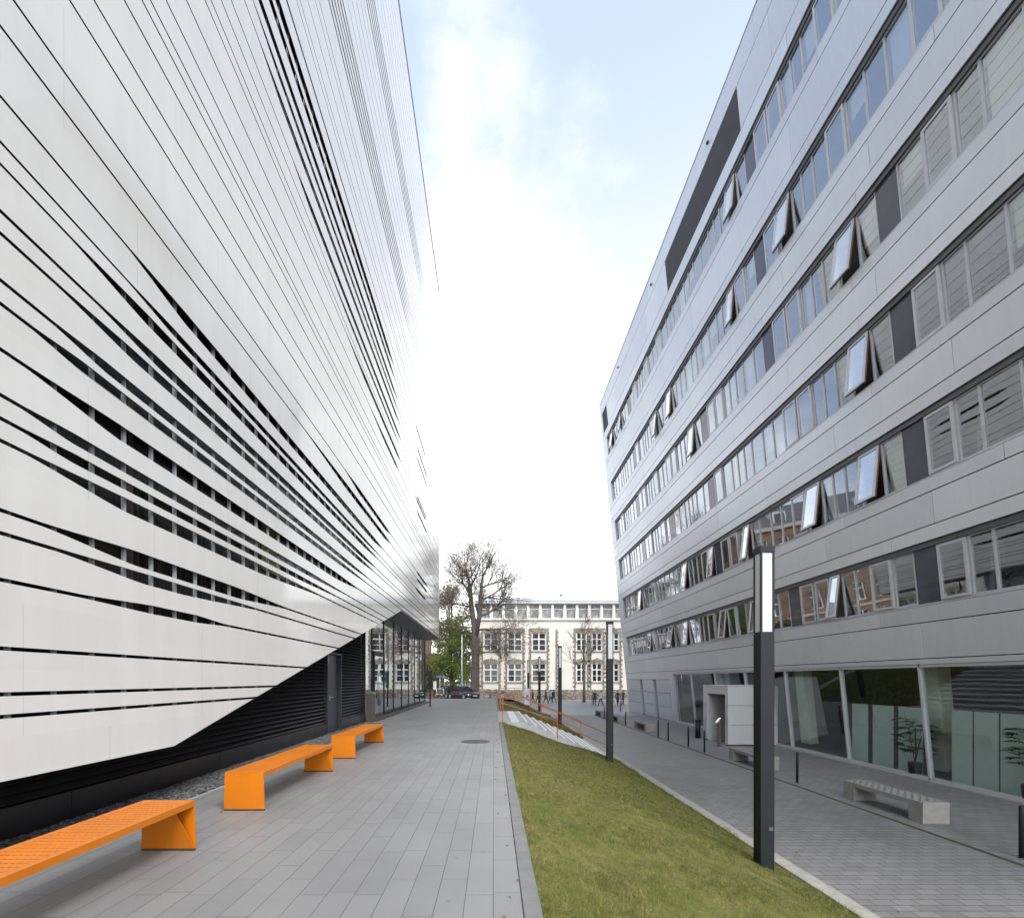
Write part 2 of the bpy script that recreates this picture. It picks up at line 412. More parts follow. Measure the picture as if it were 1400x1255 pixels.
struct(mb.build('kerb', M['kerb_light'], bevel=0.008), label='pale concrete kerb between the grass bank and the street', cat='kerb')
mb = MB(); y = -25.0
while y < 18.2:
    mb.box((0.209, y + 0.003, -0.4), (0.335, min(y + 1.02, 18.25) - 0.003, 0.012 + r_.uniform(-.003, .003)), 0); y += 1.02
y = 24.65
while y < 41:
    mb.box((0.209, y + 0.003, -0.4), (0.335, min(y + 1.02, 41) - 0.003, 0.012), 0); y += 1.02
struct(mb.build('kerb', M['kerb_dark'], bevel=0.006), label='dark stone kerb along the right edge of the raised walk', cat='kerb')
# far pavement in front of the school
mb = MB()
xs_ = lin(3.0, 60, 20)
for i in range(len(xs_) - 1):
    a, b = xs_[i], xs_[i + 1]
    mb.hexa([(a, 65.6, zroad(a, 65.6) - .2), (b, 65.6, zroad(b, 65.6) - .2), (b, 70, zroad(b, 70) - .2), (a, 70, zroad(a, 70) - .2),
             (a, 65.6, zroad(a, 65.6) + .12), (b, 65.6, zroad(b, 65.6) + .12), (b, 70, zroad(b, 70) + .12), (a, 70, zroad(a, 70) + .12)])
struct(mb.build('pavement', M['kerb_light']), label='pale pavement along the foot of the old school building', cat='pavement')

# gravel bed at the foot of the white building
t = NT('dark_gravel'); p = t.pos()
vo = t.add('ShaderNodeTexVoronoi'); t.l.new(p, vo.inputs['Vector']); vo.inputs['Scale'].default_value = 34
col = t.ramp(vo.outputs['Color'], [(0.2, (0.03, 0.03, 0.032)), (0.8, (0.17, 0.17, 0.175))])
t.bsdf(col, 0.8, 0, t.bump(vo.outputs['Distance'], 0.02, 1.0)); M['gravel'] = t.mat
gx = lin(-4.84, -4.06, 27); gy = lin(-6, 17.6, 560); r_ = random.Random(8)
o = grid('gravel_bed', gx, gy, lambda x, y: 0.008 + r_.random() * 0.026, M['gravel'])
for q in o.data.polygons: q.use_smooth = False
struct(o, 'stuff', 'strip of dark gravel between black plinth and walk', 'gravel')
mb = MB(); mb.box((-4.055, -6, -0.05), (-4.03, 17.6, 0.016)); struct(mb.build('edging', M['subframe']), label='thin metal edging between gravel and granite walk', cat='edging')

# grass bank
t = NT('lawn'); p = t.pos()
n1 = t.noise(p, 1.1, 6, 0.65); n2 = t.noise(t.mapping(p, (1, 1, 1), (0, 0, 0), (7, 3, 1)), 7, 5, 0.7); n3 = t.noise(p, 45, 3, 0.7)
c = t.ramp(n1, [(0.32, (0.055, 0.075, 0.014)), (0.46, (0.125, 0.120, 0.034)), (0.60, (0.21, 0.175, 0.075))])
c = t.mix(0.55, c, t.ramp(n2, [(0.3, (0.04, 0.075, 0.014)), (0.55, (0.12, 0.14, 0.035)), (0.78, (0.24, 0.20, 0.09))]))
c = t.mix(1.0, c, t.ramp(n3, [(0.25, (0.6, 0.62, 0.6)), (0.75, (1.3, 1.3, 1.25))]), 'MULTIPLY')
t.bsdf(c, 0.9, 0, t.bump(n3, 0.02, 0.6), spec=0.15); M['soil'] = t.mat
t = NT('grass_blades')
p = t.pos(); g = t.add('ShaderNodeNewGeometry')
n1 = t.noise(t.mapping(p, (1, .8, 1)), 0.8, 5, 0.62); n2 = t.noise(p, 4.5, 4, 0.7)
c = t.ramp(n1, [(0.36, (0.062, 0.092, 0.013)), (0.48, (0.118, 0.132, 0.034)), (0.60, (0.195, 0.175, 0.085))])
c = t.mix(0.5, c, t.ramp(n2, [(0.38, (0.055, 0.088, 0.013)), (0.52, (0.128, 0.138, 0.040)), (0.66, (0.245, 0.205, 0.125))]))
rc = t.ramp(g.outputs['Random Per Island'], [(0.0, (0.65, 0.75, 0.6)), (0.6, (1.0, 1.0, 0.95)), (0.82, (1.15, 1.1, 0.95)), (1.0, (1.7, 1.35, 1.35))])
sx_ = t.add('ShaderNodeSeparateXYZ'); t.l.new(p, sx_.inputs[0])
ft = t.math('ADD', sx_.outputs[0], t.math('MULTIPLY', t.math('SUBTRACT', n1, 0.5), 5.0))
mrx = t.add('ShaderNodeMapRange'); t.l.new(ft, mrx.inputs[0]); mrx.inputs[1].default_value = 0.8; mrx.inputs[2].default_value = 4.6
c = t.mix(t.math('MULTIPLY', mrx.outputs[0], 0.55), t.mix(0.35, c, (0.215, 0.190, 0.105)), (0.058, 0.082, 0.018))
cl_ = t.noise(t.mapping(p, (1.6, 1.0, 1)), 9, 4, 0.7)
c = t.mix(1.0, c, t.ramp(cl_, [(0.34, (0.55, 0.58, 0.5)), (0.5, (1.12, 1.12, 1.05)), (0.68, (1.75, 1.62, 1.45))]), 'MULTIPLY')
c = t.mix(1.0, c, rc, 'MULTIPLY')
t.bsdf(c, 0.7, 0, spec=0.2); M['blades'] = t.mat

def zbank(x, y=0):
    k = min(1, max(0, (x - 0.335) / (4.62 - 0.335)))
    z = -0.01 - 1.40 * k
    bul = math.sin(math.pi * k) * (0.06 - 0.075 * sstep(14.5, 18.0, y) * (1 if y < 20 else 0)) - (0.05 if k > .8 and 14 < y < 20 else 0) * 0
    wob = 0.035 * math.sin(y * 1.7 + x * 2.1) * math.sin(math.pi * k) + 0.02 * math.sin(y * 4.1 - x * 3)  * math.sin(math.pi * k)
    return z + bul + wob
o = grid('grass_bank', lin(0.335, 4.62, 24), lin(-25, 18.27, 110), zbank, M['soil']); struct(o, label='sloping grass bank between the raised walk and the street', cat='bank')
o = grid('grass_bank', lin(0.335, 4.62, 24), lin(24.62, 41.0, 50), zbank, M['soil']); struct(o, label='steep grass bank beyond the concrete steps', cat='bank')

rg = np.random.default_rng(5)
def blades(name, y0, y1, dens, hmin, hmax, w, x0=0.335, x1=4.62, label=''):
    n = int((x1 - x0) * (y1 - y0) * dens)
    # more blades near the camera
    y = y0 + (y1 - y0) * rg.random(n) ** 1.35
    x = x0 + (x1 - x0) * rg.random(n)
    keep = (np.sin(x * 9 + np.sin(y * 4) * 2) * np.sin(y * 7 + x * 3) > rg.random(n) * 1.6 - 1.35); x, y = x[keep], y[keep]; n = len(x)
    z = np.array([zbank(a, b) for a, b in zip(x, y)])
    far = np.clip((y - 4) / 14, 0, 1)
    h = (hmin + (hmax - hmin) * rg.random(n) ** 2) * (1 + 0.2 * far)
    tuft = (np.sin(x * 2.3 + 1.1 * np.sin(y * 1.3)) * np.sin(y * 1.9 + 0.7 * np.sin(x * 2.7)) > 0.55) & (rg.random(n) < 0.6); h[tuft] *= 1.7
    edge = (x > 4.45) | (x < 0.42); h[edge] *= 1.0 + 1.1 * rg.random(edge.sum())
    wd = w * (1 + 2.2 * far)
    a = rg.random(n) * 2 * np.pi; l = h * (0.3 + 0.9 * rg.random(n)); b = rg.random(n) * 2 * np.pi
    bx, by = np.cos(a) * wd, np.sin(a) * wd
    tipx, tipy = np.cos(b) * l + 0.3 * h, np.sin(b) * l
    V = np.empty((n, 3, 3))
    V[:, 0] = np.stack([x - bx, y - by, z - 0.005], 1); V[:, 1] = np.stack([x + bx, y + by, z - 0.005], 1)
    V[:, 2] = np.stack([x + tipx, y + tipy, z + h], 1)
    me = bpy.data.meshes.new(name)
    me.vertices.add(n * 3); me.loops.add(n * 3); me.polygons.add(n)
    me.vertices.foreach_set('co', V.reshape(-1)); me.loops.foreach_set('vertex_index', np.arange(n * 3, dtype=np.int32))
    me.polygons.foreach_set('loop_start', np.arange(0, n * 3, 3, dtype=np.int32)); me.materials.append(M['blades']); me.update(calc_edges=True)
    o = bpy.data.objects.new(name, me); COL.objects.link(o); struct(o, 'stuff', label, 'grass'); return o
blades('grass', 2.2, 9.0, 9500, 0.010, 0.036, 0.0021, label='short patchy lawn grass on the near bank')
blades('grass', 9.0, 18.2, 3200, 0.015, 0.042, 0.003, label='short patchy lawn grass up to the steps')
blades('grass', 24.7, 40.5, 700, 0.02, 0.06, 0.006, label='dark green grass beyond the concrete steps')

# ================================================================ WHITE BUILDING (left)
VPX = 674.5
wb = empty('white_building', (-4.0, 35.7, 0))
tag(wb, 'tall white glossy building with dark wavy window slits on the left', 'building')
FX = -4.0; U0, U1 = -20.0, 35.7
Z_EDGE0, U_E0, U_E1, Z_EDGE1 = 0.77, 6.06, 21.1, 4.62
def zbot(u):
    if u <= U_E0: return Z_EDGE0
    if u >= U_E1: return Z_EDGE1
    return Z_EDGE0 + (u - U_E0) / (U_E1 - U_E0) * (Z_EDGE1 - Z_EDGE0)
def uedge(z):
    return U_E0 + (z - Z_EDGE0) / (Z_EDGE1 - Z_EDGE0) * (U_E1 - U_E0)
# slit height (relative to the lens, 1.6 m) : openings (from, to, height, taper in, taper out, rise share)
F1, F2 = (24.8, 28.6), (25.2, 29.2)
slots = {
 -0.302: [], -0.119: [], 0.255: [],
 0.812: [(4.7, 7.2, .075, 1.0, .7, .6)],
 1.19: [(4.45, 8.2, .10, 1.1, 2.0, .1)],
 1.376: [(4.3, 9.3, .15, 1.1, 1.8, .35)],
 1.94: [(4.15, 11.2, .135, 1.1, 3.0, .15)],
 2.12: [(4.1, 12.4, .07, .5, 2.5, .3)],
 2.31: [(4.1, 13.2, .08, .5, 3.0, .3)],
 2.68: [(4.15, 14.3, .15, 1.0, 2.0, .25)],
 3.05: [(4.2, 15.2, .085, .5, 2.5, .4)],
 3.24: [(4.4, 15.6, .09, .6, 2.5, .3)],
 3.62: [(4.5, 16.1, .10, .9, 1.5, .3)],
 3.80: [(4.9, 16.4, .10, .9, 1.5, .3)],
 4.18: [(4.6, 16.9, .115, 1.0, 2.0, .3)],
 4.36: [(5.3, 17.1, .08, .8, 2.0, .3)],
 4.73: [(5.3, 17.6, .145, 1.0, 1.5, .2), F1 + (.14, .5, .5, .3)],
 5.30: [(10.2, 18.8, .15, 3.0, 1.0, .2), F2 + (.14, .5, .5, .3)],
 5.66: [(13.0, 18.9, .15, 1.5, 1.0, .2), F2 + (.15, .5, .5, .3)],
 6.41: [], 6.80: [], 7.36: [], 7.73: [], 7.92: [], 8.30: [],
 8.85: [(15.6, 20.6, .15, 2, 1.0, .3), F2 + (.14, .5, .5, .3)],
 9.42: [(13.0, 21.0, .16, 2, 1.0, .3), F1 + (.15, .5, .5, .3)],
 9.62: [F2 + (.12, .5, .5, .5)], 9.98: [(11.5, 20.5, .12, 2, 1.5, .4)],
 10.36: [(9.6, 21.0, .16, 1, 1.0, .3)],
 10.91: [(8.2, 20.8, .16, 1, 1.2, .3)],
 11.30: [(8.0, 20.6, .12, 1, 1.2, .3)],
 11.67: [(7.2, 20.3, .17, 1, 1.2, .3), F2 + (.12, .5, .5, .3)],
 12.22: [(3.0, 19.8, .19, 1, 1.2, .3), F2 + (.14, .5, .5, .3)],
 12.62: [(2.0, 19.5, .26, 1, 1.2, .3)],
 13.14: [(1.0, 18.0, .06, 1, 6, .5), F1 + (.13, .5, .5, .3)],
 13.79: [], 14.05: [], 14.63: [], 15.24: [], 15.58: [],
}
for k in range(6): slots[16.5 + 0.3 * k] = [(-2, 23.0, .065 + .02 * (k % 3 == 1), 1, 2, .5)]
for z in (18.6, 19.2, 19.8, 20.4, 20.9): slots[z] = []
for k in range(5): slots[21.4 + 0.34 * k] = [(-4, 27.5 + .3 * k, .085, 1, 3, .5)]
for z in (23.4, 24.0, 24.5, 25.2, 25.8, 26.4, 27.0, 27.7): slots[z] = []
SZ = sorted(slots)
def opening(k, u):
    up = dn = 0.017 if SZ[k] < 4 else 0.0135
    for a, b, g, ta, tb, sh in slots[SZ[k]]:
        if a < u < b:
            q = min(1, (u - a) / ta, (b - u) / tb)
            q = q * q * (3 - 2 * q) * 0.35 + q * 0.65
            g *= 0.88; up += g * sh * q; dn += g * (1 - sh) * q
    return up, dn
mb = MB()
edges = [None] + list(range(len(SZ))) + [None]
TOPZ = 28.55
for s in range(len(SZ) + 1):
    lo, hi = edges[s], edges[s + 1]
    us = set(lin(U0, 2, 12)) | set(lin(2, 22, 161)) | set(lin(22, U1, 56)) | {U_E0, U_E1}
    for e in (lo, hi):
        if e is None: continue
        for a, b, g, ta, tb, sh in slots[SZ[e]]: us |= {a, b, a + ta, b - tb}
        for q in (-.02, 0, .02):
            uu = uedge(SZ[e] + 1.6 + q)
            if U_E0 < uu < U_E1: us.add(uu)
    us = sorted(u for u in us if U0 <= u <= U1)
    prof = []
    for u in us:
        b = -99 if lo is None else SZ[lo] + 1.6 + opening(lo, u)[0]
        tp = TOPZ + 1.6 if hi is None else SZ[hi] + 1.6 - opening(hi, u)[1]
        b = max(b, zbot(u))
        prof.append((u, b, tp))
    for (ua, ba, ta_), (ub, bb, tb_) in zip(prof, prof[1:]):
        if ta_ - ba < 0.002 and tb_ - bb < 0.002: continue
        ba, bb = min(ba, ta_), min(bb, tb_)
        xb = FX - 0.02
        mb.poly([(FX, ua, ba), (FX, ub, bb), (FX, ub, tb_), (FX, ua, ta_)])
        mb.poly([(FX, ua, ba), (xb, ua, ba), (xb, ub, bb), (FX, ub, bb)], 1)
        mb.poly([(FX, ua, ta_), (FX, ub, tb_), (xb, ub, tb_), (xb, ua, ta_)], 1)
        mb.poly([(xb, ua, ba), (xb, ua, ta_), (xb, ub, tb_), (xb, ub, bb)], 1)
    e = prof[-1]
    if e[2] > e[1]: mb.poly([(FX, e[0], e[1]), (FX - .045, e[0], e[1]), (FX - .045, e[0], e[2]), (FX, e[0], e[2])])
clad = mb.build('cladding', [M['white'], M['black_back']], wb, fix=False)
# recalc by hand: strips are consistently wound, front faces look to +X
# parapet trim, far end wall and body behind the cladding
mb = MB(); mb.box((-4.3, U0, TOPZ + 1.615), (-3.97, U1 + 0.02, TOPZ + 1.66)); mb.build('roof_trim', M['subframe'], wb)
mb = MB()
mb.box((-19, U0, 4.6), (-4.5, U1 - 0.06, TOPZ + 1.55)); mb.build('body_wall', M['black_back'], wb)
mb = MB(); mb.box((-19, U1 - 0.055, 4.62), (-4.05, U1, TOPZ + 1.6)); mb.build('end_wall', M['white'], wb)
mb = MB(); mb.box((-19, U0 - .06, 0), (-4.05, U0 - .005, TOPZ + 1.6)); mb.build('rear_wall', M['white'], wb)
# vertical steel posts behind the slits
mb = MB(); u = U0 + 0.3; r_ = random.Random(2)
PB = [(1.9, 7.9), (10.2, 15.2), (17.8, 20.2), (22.7, 24.9)]
while u < U1 - 0.2:
    lo = zbot(u) + 0.12
    skip = r_.random() < 0.10 and u > 8
    if not skip:
        mb.box((FX - 0.085, u - 0.012, lo), (FX - 0.045, u + 0.012, TOPZ + 1.5))
    u += 0.424
mb.build('post', M['subframe'], wb)
# window bays behind the slits, each with its own frame
for (za, zb_, ua, ub) in ((2.1, 7.5, 3.0, 19.4), (6.1, 7.5, 24.4, 29.6), (10.2, 15.0, 0.5, 21.6), (10.2, 15.0, 24.4, 29.6), (17.8, 20.0, -3.0, 23.3), (22.8, 24.7, -3, 29.0)):
    n = max(1, round((ub - ua) / 2.54)); w = (ub - ua) / n
    for i in range(n):
        a, b = ua + i * w, ua + (i + 1) * w
        lo = max(za, zbot(b) + .12)
        if lo > zb_ - .3: continue
        g = MB(); g.box((FX - 0.36, a + 0.045, lo + .045), (FX - 0.34, b - 0.045, zb_ - .045)); pane = g.build('window', M['curtain'], wb)
        f = MB(); x0, x1 = FX - 0.37, FX - 0.30
        f.box((x0, a + .003, lo), (x1, a + .042, zb_)); f.box((x0, b - .042, lo), (x1, b - .003, zb_))
        f.box((x0, a + .045, lo), (x1, b - .045, lo + .042)); f.box((x0, a + .045, zb_ - .042), (x1, b - .045, zb_))
        f.build('frame', M['bronze'], pane)
        if r_.random() < .30:
            c_ = MB(); yy = a + r_.uniform(.1, .8); ww = r_.uniform(.5, 1.4); zt = lo + r_.uniform(.4, .95) * (zb_ - lo)
            c_.box((FX - 0.332, yy, max(lo + .05, zt - r_.uniform(.5, 1.5))), (FX - 0.322, min(b - .1, yy + ww), zt)); c_.build('blind', simple('faded_blind_%d' % int(a * 10 + za), (r_.uniform(.08, .22),) * 2 + (r_.uniform(.08, .25),), .7), pane)
# black louvred base
LX = -4.88
mb = MB(); z = 0.36
while z < 4.5:
    mb.hexa([(LX, U0, z), (LX + .07, U0, z), (LX + .07, 18.08, z), (LX, 18.08, z), (LX - .05, U0, z + .06), (LX - .035, U0, z + .066), (LX - .035, 18.08, z + .066), (LX - .05, 18.08, z + .06)])
    z += 0.098
DY0, DY1, DZ = 14.0, 15.2, 2.36
# leave the door opening free
keep = MB()
z = 0.36
while z < 4.5:
    for (a, b) in ((U0, DY0 - .03), (DY1 + .03, 18.08)):
        if z > DZ + .02: a, b = (U0, 18.08) if a == U0 else (None, None)
        if a is None: continue
        keep.hexa([(LX + .005, a, z), (LX + .07, a, z - .004), (LX + .07, b, z - .004), (LX + .005, b, z), (LX - .03, a, z + .055), (LX - .015, a, z + .063), (LX - .015, b, z + .063), (LX - .03, b, z + .055)])
    z += 0.098
keep.build('louvre', M['louvre'], wb)
mb = MB(); mb.box((LX - .12, U0, 0.3), (LX - .07, 18.08, 4.6)); mb.box((LX - .06, 18.08, 0), (LX + .09, 18.13, 4.44)); mb.build('backing', M['black_back'], wb)
mb, mb2_ = MB(), MB(); y = U0
while y < 18.0:
    b = min(y + 1.5, 18.08)
    if not (y < DY1 and b > DY0): (mb if b < DY0 + .1 else mb2_).box((LX - .06, y + .004, -0.05), (LX + .08, b - .004, 0.335))
    else:
        if y < DY0 - .06: mb.box((LX - .06, y + .004, -0.05), (LX + .08, DY0 - .05, 0.335))
        if b > DY1 + .06: mb2_.box((LX - .06, DY1 + .05, -0.05), (LX + .08, b - .004, 0.335))
    y += 1.5
mb.build('plinth', M['plinth'], wb); mb2_.build('plinth', M['plinth'], wb)
mb = MB(); mb.box((LX - .06, DY0, 0.02), (LX + .02, DY0 + .30, DZ - .02)); mb.box((LX - .06, DY0 + .32, 0.02), (LX + .0, DY1 - .04, DZ - .02))
door = mb.build('door', M['door_dark'], wb)
mb = MB(); mb.box((LX - .06, DY0 - .045, 0), (LX + .1, DY0 - .005, DZ + .04)); mb.box((LX - .06, DY1 + .005, 0), (LX + .1, DY1 + .045, DZ + .04)); mb.box((LX - .06, DY0 - .004, DZ), (LX + .1, DY1 + .004, DZ + .04)); mb.build('frame', M['door_dark'], door)
mb = MB(); mb.tube([(LX + .0, DY0 + .42, 1.08), (LX + .06, DY0 + .42, 1.08), (LX + .06, DY0 + .56, 1.08)], .011, 8); mb.box((LX + .001, DY0 + .40, 0.98), (LX + .012, DY0 + .44, 1.13)); mb.build('handle', M['steel'], door)
mb = MB(); mb.box((LX + .021, DY0 + .08, 2.08), (LX + .035, DY0 + .26, 2.26)); mb.build('door_sign', M['subframe'], door)
# lobby glass wall set back under the overhang
GX = -5.0
lob = [18.14, 19.9, 22.05, 24.2, 26.35, 28.5, 30.65, 32.8, 35.3]
for i, (a, b) in enumerate(zip(lob, lob[1:])):
    g = MB(); g.box((GX - .012, a + .022, 0.09), (GX, b - .022, 4.44)); pane = g.build('lobby_window', M['glass_lobby'], wb)
    f = MB(); f.box((GX - .10, b - .02, 0.0), (GX + .03, b + .02, 4.44)); f.box((GX - .06, a + .022, 0.0), (GX + .02, b - .022, 0.085)); f.build('frame', M['anthracite'], pane)
mb = MB()   # glazed door portal standing in the second bay
for (a, b, c, d) in ((20.05, 20.12, 0, 2.62), (21.87, 21.94, 0, 2.62), (20.05, 21.94, 2.62, 2.80)): mb.box((GX + .004, a, c), (GX + .075, b, d))
gd = mb.build('glass_door', M['anthracite'], wb)
g = MB(); g.box((GX + .03, 20.15, 0.02), (GX + .042, 20.98, 2.61)); g.box((GX + .03, 21.01, 0.02), (GX + .042, 21.84, 2.61)); g.build('pane', M['glass_lobby'], gd)
g = MB(); g.tube([(GX + .09, 20.9, .5), (GX + .09, 20.9, 1.9)], .016, 8); g.tube([(GX + .09, 21.09, .5), (GX + .09, 21.09, 1.9)], .016, 8); g.build('handle', M['steel'], gd)
mb = MB(); mb.hexa([(-18.9, 18.2, 4.46), (GX + .05, 18.2, 4.46), (GX + .05, 35.6, 4.46), (-18.9, 35.6, 4.46), (-18.9, 18.2, 4.6), (GX + .05, 18.2, 4.6), (GX + .05, 35.6, 4.6), (-18.9, 35.6, 4.6)])
mb.hexa([(GX + .055, U0, 4.46), (FX - .05, U0, 4.605), (FX - .05, 35.64, 4.605), (GX + .055, 35.64, 4.46), (GX + .055, U0, 4.50), (FX - .05, U0, 4.64), (FX - .05, 35.64, 4.64), (GX + .055, 35.64, 4.50)])
mb.build('soffit', M['soffit'], wb)
mb = MB(); mb.box((-18.9, 18.2, 0.004), (GX - .11, 35.6, 0.05)); mb.build('lobby_floor', M['int_floor'], wb)
mb = MB(); mb.box((-11.2, 18.2, .05), (-11, 35.6, 4.44)); mb.box((-10.9, 18.15, .05), (-5.15, 18.22, 4.44)); mb.build('lobby_wall', M['int_wall'], wb)
mb = MB()
for y in (21.5, 26.3, 31.0): mb.tube([(-6.6, y, .05), (-6.6, y, 4.44)], .22, 16)
mb.build('column', M['col_conc'], wb)
mb = MB(); mb.box((GX + .035, 18.6, 0.002), (GX + .55, 35.3, 0.022)); mb.build('entrance_grate', M['grate'], wb)

# ================================================================ GREY OFFICE BLOCK (right), facade leaning out over the street
gb = empty('office_block', (12.9, 45.9, ST))
tag(gb, 'leaning silver grey panelled office block with long window bands on the right', 'building')
X0, KL = 12.606, 0.098
GY0, GY1 = 2.0, 45.9
NRM = Vector((1, 0, KL)).normalized()                # inward
def P(u, zr, d=0.0):                                 # point on the leaning facade, d metres inwards
    return (X0 - KL * zr + d * NRM.x, u, zr + 1.6 + d * NRM.z)
def fbox(mb, u0, u1, z0, z1, d0, d1, mi=0):
    mb.hexa([P(u0, z0, d0), P(u1, z0, d0), P(u1, z0, d1), P(u0, z0, d1), P(u0, z1, d0), P(u1, z1, d0), P(u1, z1, d1), P(u0, z1, d1)], mi)
bands = [(2.13, 3.90), (5.60, 7.45), (9.15, 11.0), (12.75, 14.6), (16.35, 18.2), (20.6, 22.3)]
BEND = 44.55
strips = [(.45, .60, GY0, 33.9), (.62, 1.64, GY0, GY1), (1.66, 2.12, GY0, GY1)]
for (a, b) in ((3.90, 5.60), (7.45, 9.15), (11.0, 12.75), (14.6, 16.35), (18.2, 20.6)):
    strips += [(a + .01, a + .40, GY0, GY1), (a + .42, b - .40, GY0, GY1), (b - .38, b - .01, GY0, GY1)]
strips += [(22.31, 22.98, GY0, GY1), (24.82, 25.9, GY0, GY1)]
for (a, b) in bands: strips.append((a, b, BEND + .02, GY1))
# ground floor panels at the far end (with two narrow slots)
for (a, b) in ((-2.98, -2.0), (-1.98, -1.0), (-.98, .0), (.02, .60)):
    pieces = [(34.72, 37.55), (38.35, 41.0), (41.75, GY1)] if b < .1 else [(33.92, GY1)]
    for q in pieces: strips.append((a, b, q[0], q[1]))
strips += [(23.0, 24.80, GY0, 20.25), (23.0, 24.8, 28.75, 43.6), (23.0, 24.8, 45.3, GY1)]
mb = MB(); r_ = random.Random(12)
for (a, b, u0, u1) in strips:
    L = 4.3 if b - a > .6 else 5.2
    u = u0; first = True
    while u < u1 - 0.01:
        e = u + (r_.uniform(.4, 1) * L if first else L); first = False
        if e > u1 - 1.0: e = u1
        d = r_.uniform(-.002, .002)
        fbox(mb, u + .008, e - .008, a + .004, b - .004, d, .045)
        u = e
mb.build('cladding', M['clad'], gb, bevel=0.004)
mb = MB()
spans = [(.45, 2.13)] + [(bands[i][1], bands[i + 1][0]) for i in range(5)] + [(22.3, 25.88)]
for a, b in spans: fbox(mb, GY0, GY1 - .05, a + .005, b - .005, .05, .30)
fbox(mb, 33.95, GY1 - .05, -2.99, .45, .42, .60); fbox(mb, BEND + .03, GY1 - .05, 2.1, 22.3, .05, .34)
mb.build('backing', M['black_back'], gb)
mb = MB()
for (a, b) in ((37.55, 38.35), (41.0, 41.75)):
    fbox(mb, a - .0, a + .03, -2.99, 0.0, .05, .41); fbox(mb, b - .03, b, -2.99, 0, .05, .41); fbox(mb, a + .032, b - .032, -2.99, -.002, .33, .40)
mb.build('slot_reveal', M['clad'], gb)
# end walls and roof
def endw(u0, u1):
    m = MB(); m.hexa([P(u0, -3, .05), P(u1, -3, .05), (32, u1, ST), (32, u0, ST), P(u0, 25.88, .05), P(u1, 25.88, .05), (32, u1, 27.48), (32, u0, 27.48)]); return m
endw(GY1 - .045, GY1 - .003).build('end_wall', M['clad'], gb); endw(GY0 + .003, GY0 + .045).build('rear_wall', M['clad'], gb)
mb = MB(); mb.box((X0 - KL * 25.9 + .06, GY0 + .05, 27.3), (32, GY1 - .05, 27.45)); mb.build('roof', M['louvre_grey'], gb)
mb = MB(); fbox(mb, GY0, GY1 + .01, 25.905, 25.96, -.02, .4); mb.build('roof_trim', M['frame'], gb)
for y in (14.5, 22.8, 31.0, 39.2):
    m = MB(); q = P(y, 25.3, -.02); m.box((q[0] - .06, q[1] - .05, q[2] - .05), (q[0] + .015, q[1] + .05, q[2] + .05)); m.build('facade_anchor', M['anthracite'], gb)
# louvres under the roof
for (u0, u1) in ((20.28, 28.72), (43.63, 45.27)):
    m = MB(); z = 23.03
    while z < 24.75:
        m.hexa([P(u0, z, .02), P(u1, z, .02), P(u1, z + .05, .12), P(u0, z + .05, .12), P(u0, z + .018, .02), P(u1, z + .018, .02), P(u1, z + .068, .12), P(u0, z + .068, .12)]); z += .085
    m.build('louvre', M['louvre_grey'], gb)
# window bands
C, F, D = 'C', 'F', 'D'
cycle = [(C, .9), (D, .75), (F, .75), (C, .9), (F, .68), (F, .6), (F, .57), (C, .88)]
opens = {0: [17.7, 22.6, 26.0, 31.5, 33.5, 38.0], 1: [15.3, 18.0, 22.8, 27.0, 30.3, 39.5], 2: [15.2, 26.2], 3: [15.3], 4: [18.7, 22.4, 30.2, 33.0], 5: [21.9, 40.6, 42.9]}
opens[3] = [15.3, 27.6]; opens[2] = [15.2]
units = []
for bi, (za, zb_) in enumerate(bands):
    seq = []
    u = 12.6 - (.7 if bi >= 3 else 0.0); k = 0
    r_ = random.Random(40 + bi)
    while u < BEND - .5:
        kd, w = cycle[k % 8]
        if bi >= 3 and k == 1: seq.append((F, u, u + .8)); u += .8
        if u > 25 and kd != C: w *= r_.uniform(.85, 1.15)
        if kd == D and r_.random() < (.45 if u > 17 else .0): kd = F
        if bi >= 4 and kd == D and u < 17: kd = F
        if kd == C and u > 19 and r_.random() < .45: kd = F
        e = u + w
        if e > BEND - .35: e = BEND
        seq.append((kd, u, e)); u = e; k += 1
    v = seq[0][1]; pre = [(F, .62), (F, .95), (F, .95), (C, .9), (D, .8), (F, .9), (F, .9), (C, .9)]; k = 0
    while v > GY0 + .6:
        kd, w = pre[k % 8]; a = max(GY0 + .05, v - w)
        if a < GY0 + .5: a = GY0 + .05
        seq.append((kd, a, v)); v = a; k += 1
    for kd, a, b in seq: units.append([bi, kd, a, b])
for bi in opens:
    for uo in opens[bi]:
        c = min((q for q in units if q[0] == bi and q[1] != 'O'), key=lambda q: abs((q[2] + q[3]) / 2 - uo)); c[1] = 'O'
def size_key(q): return (q[2] + q[3]) / 2 if q[2] > 6 else 200 + abs(q[2])
fixed = sorted([q for q in units if q[1] == F], key=size_key)
for q in fixed[100:]: q[1] = 'S'
cas = sorted([q for q in units if q[1] in 'CO'], key=size_key)
for q in cas[100:]:
    if q[1] == C: q[1] = 'S'
DW = .16                                              # depth of the glass plane behind the cladding face
stuff_f, stuff_p = MB(), MB()
ri = random.Random(77)
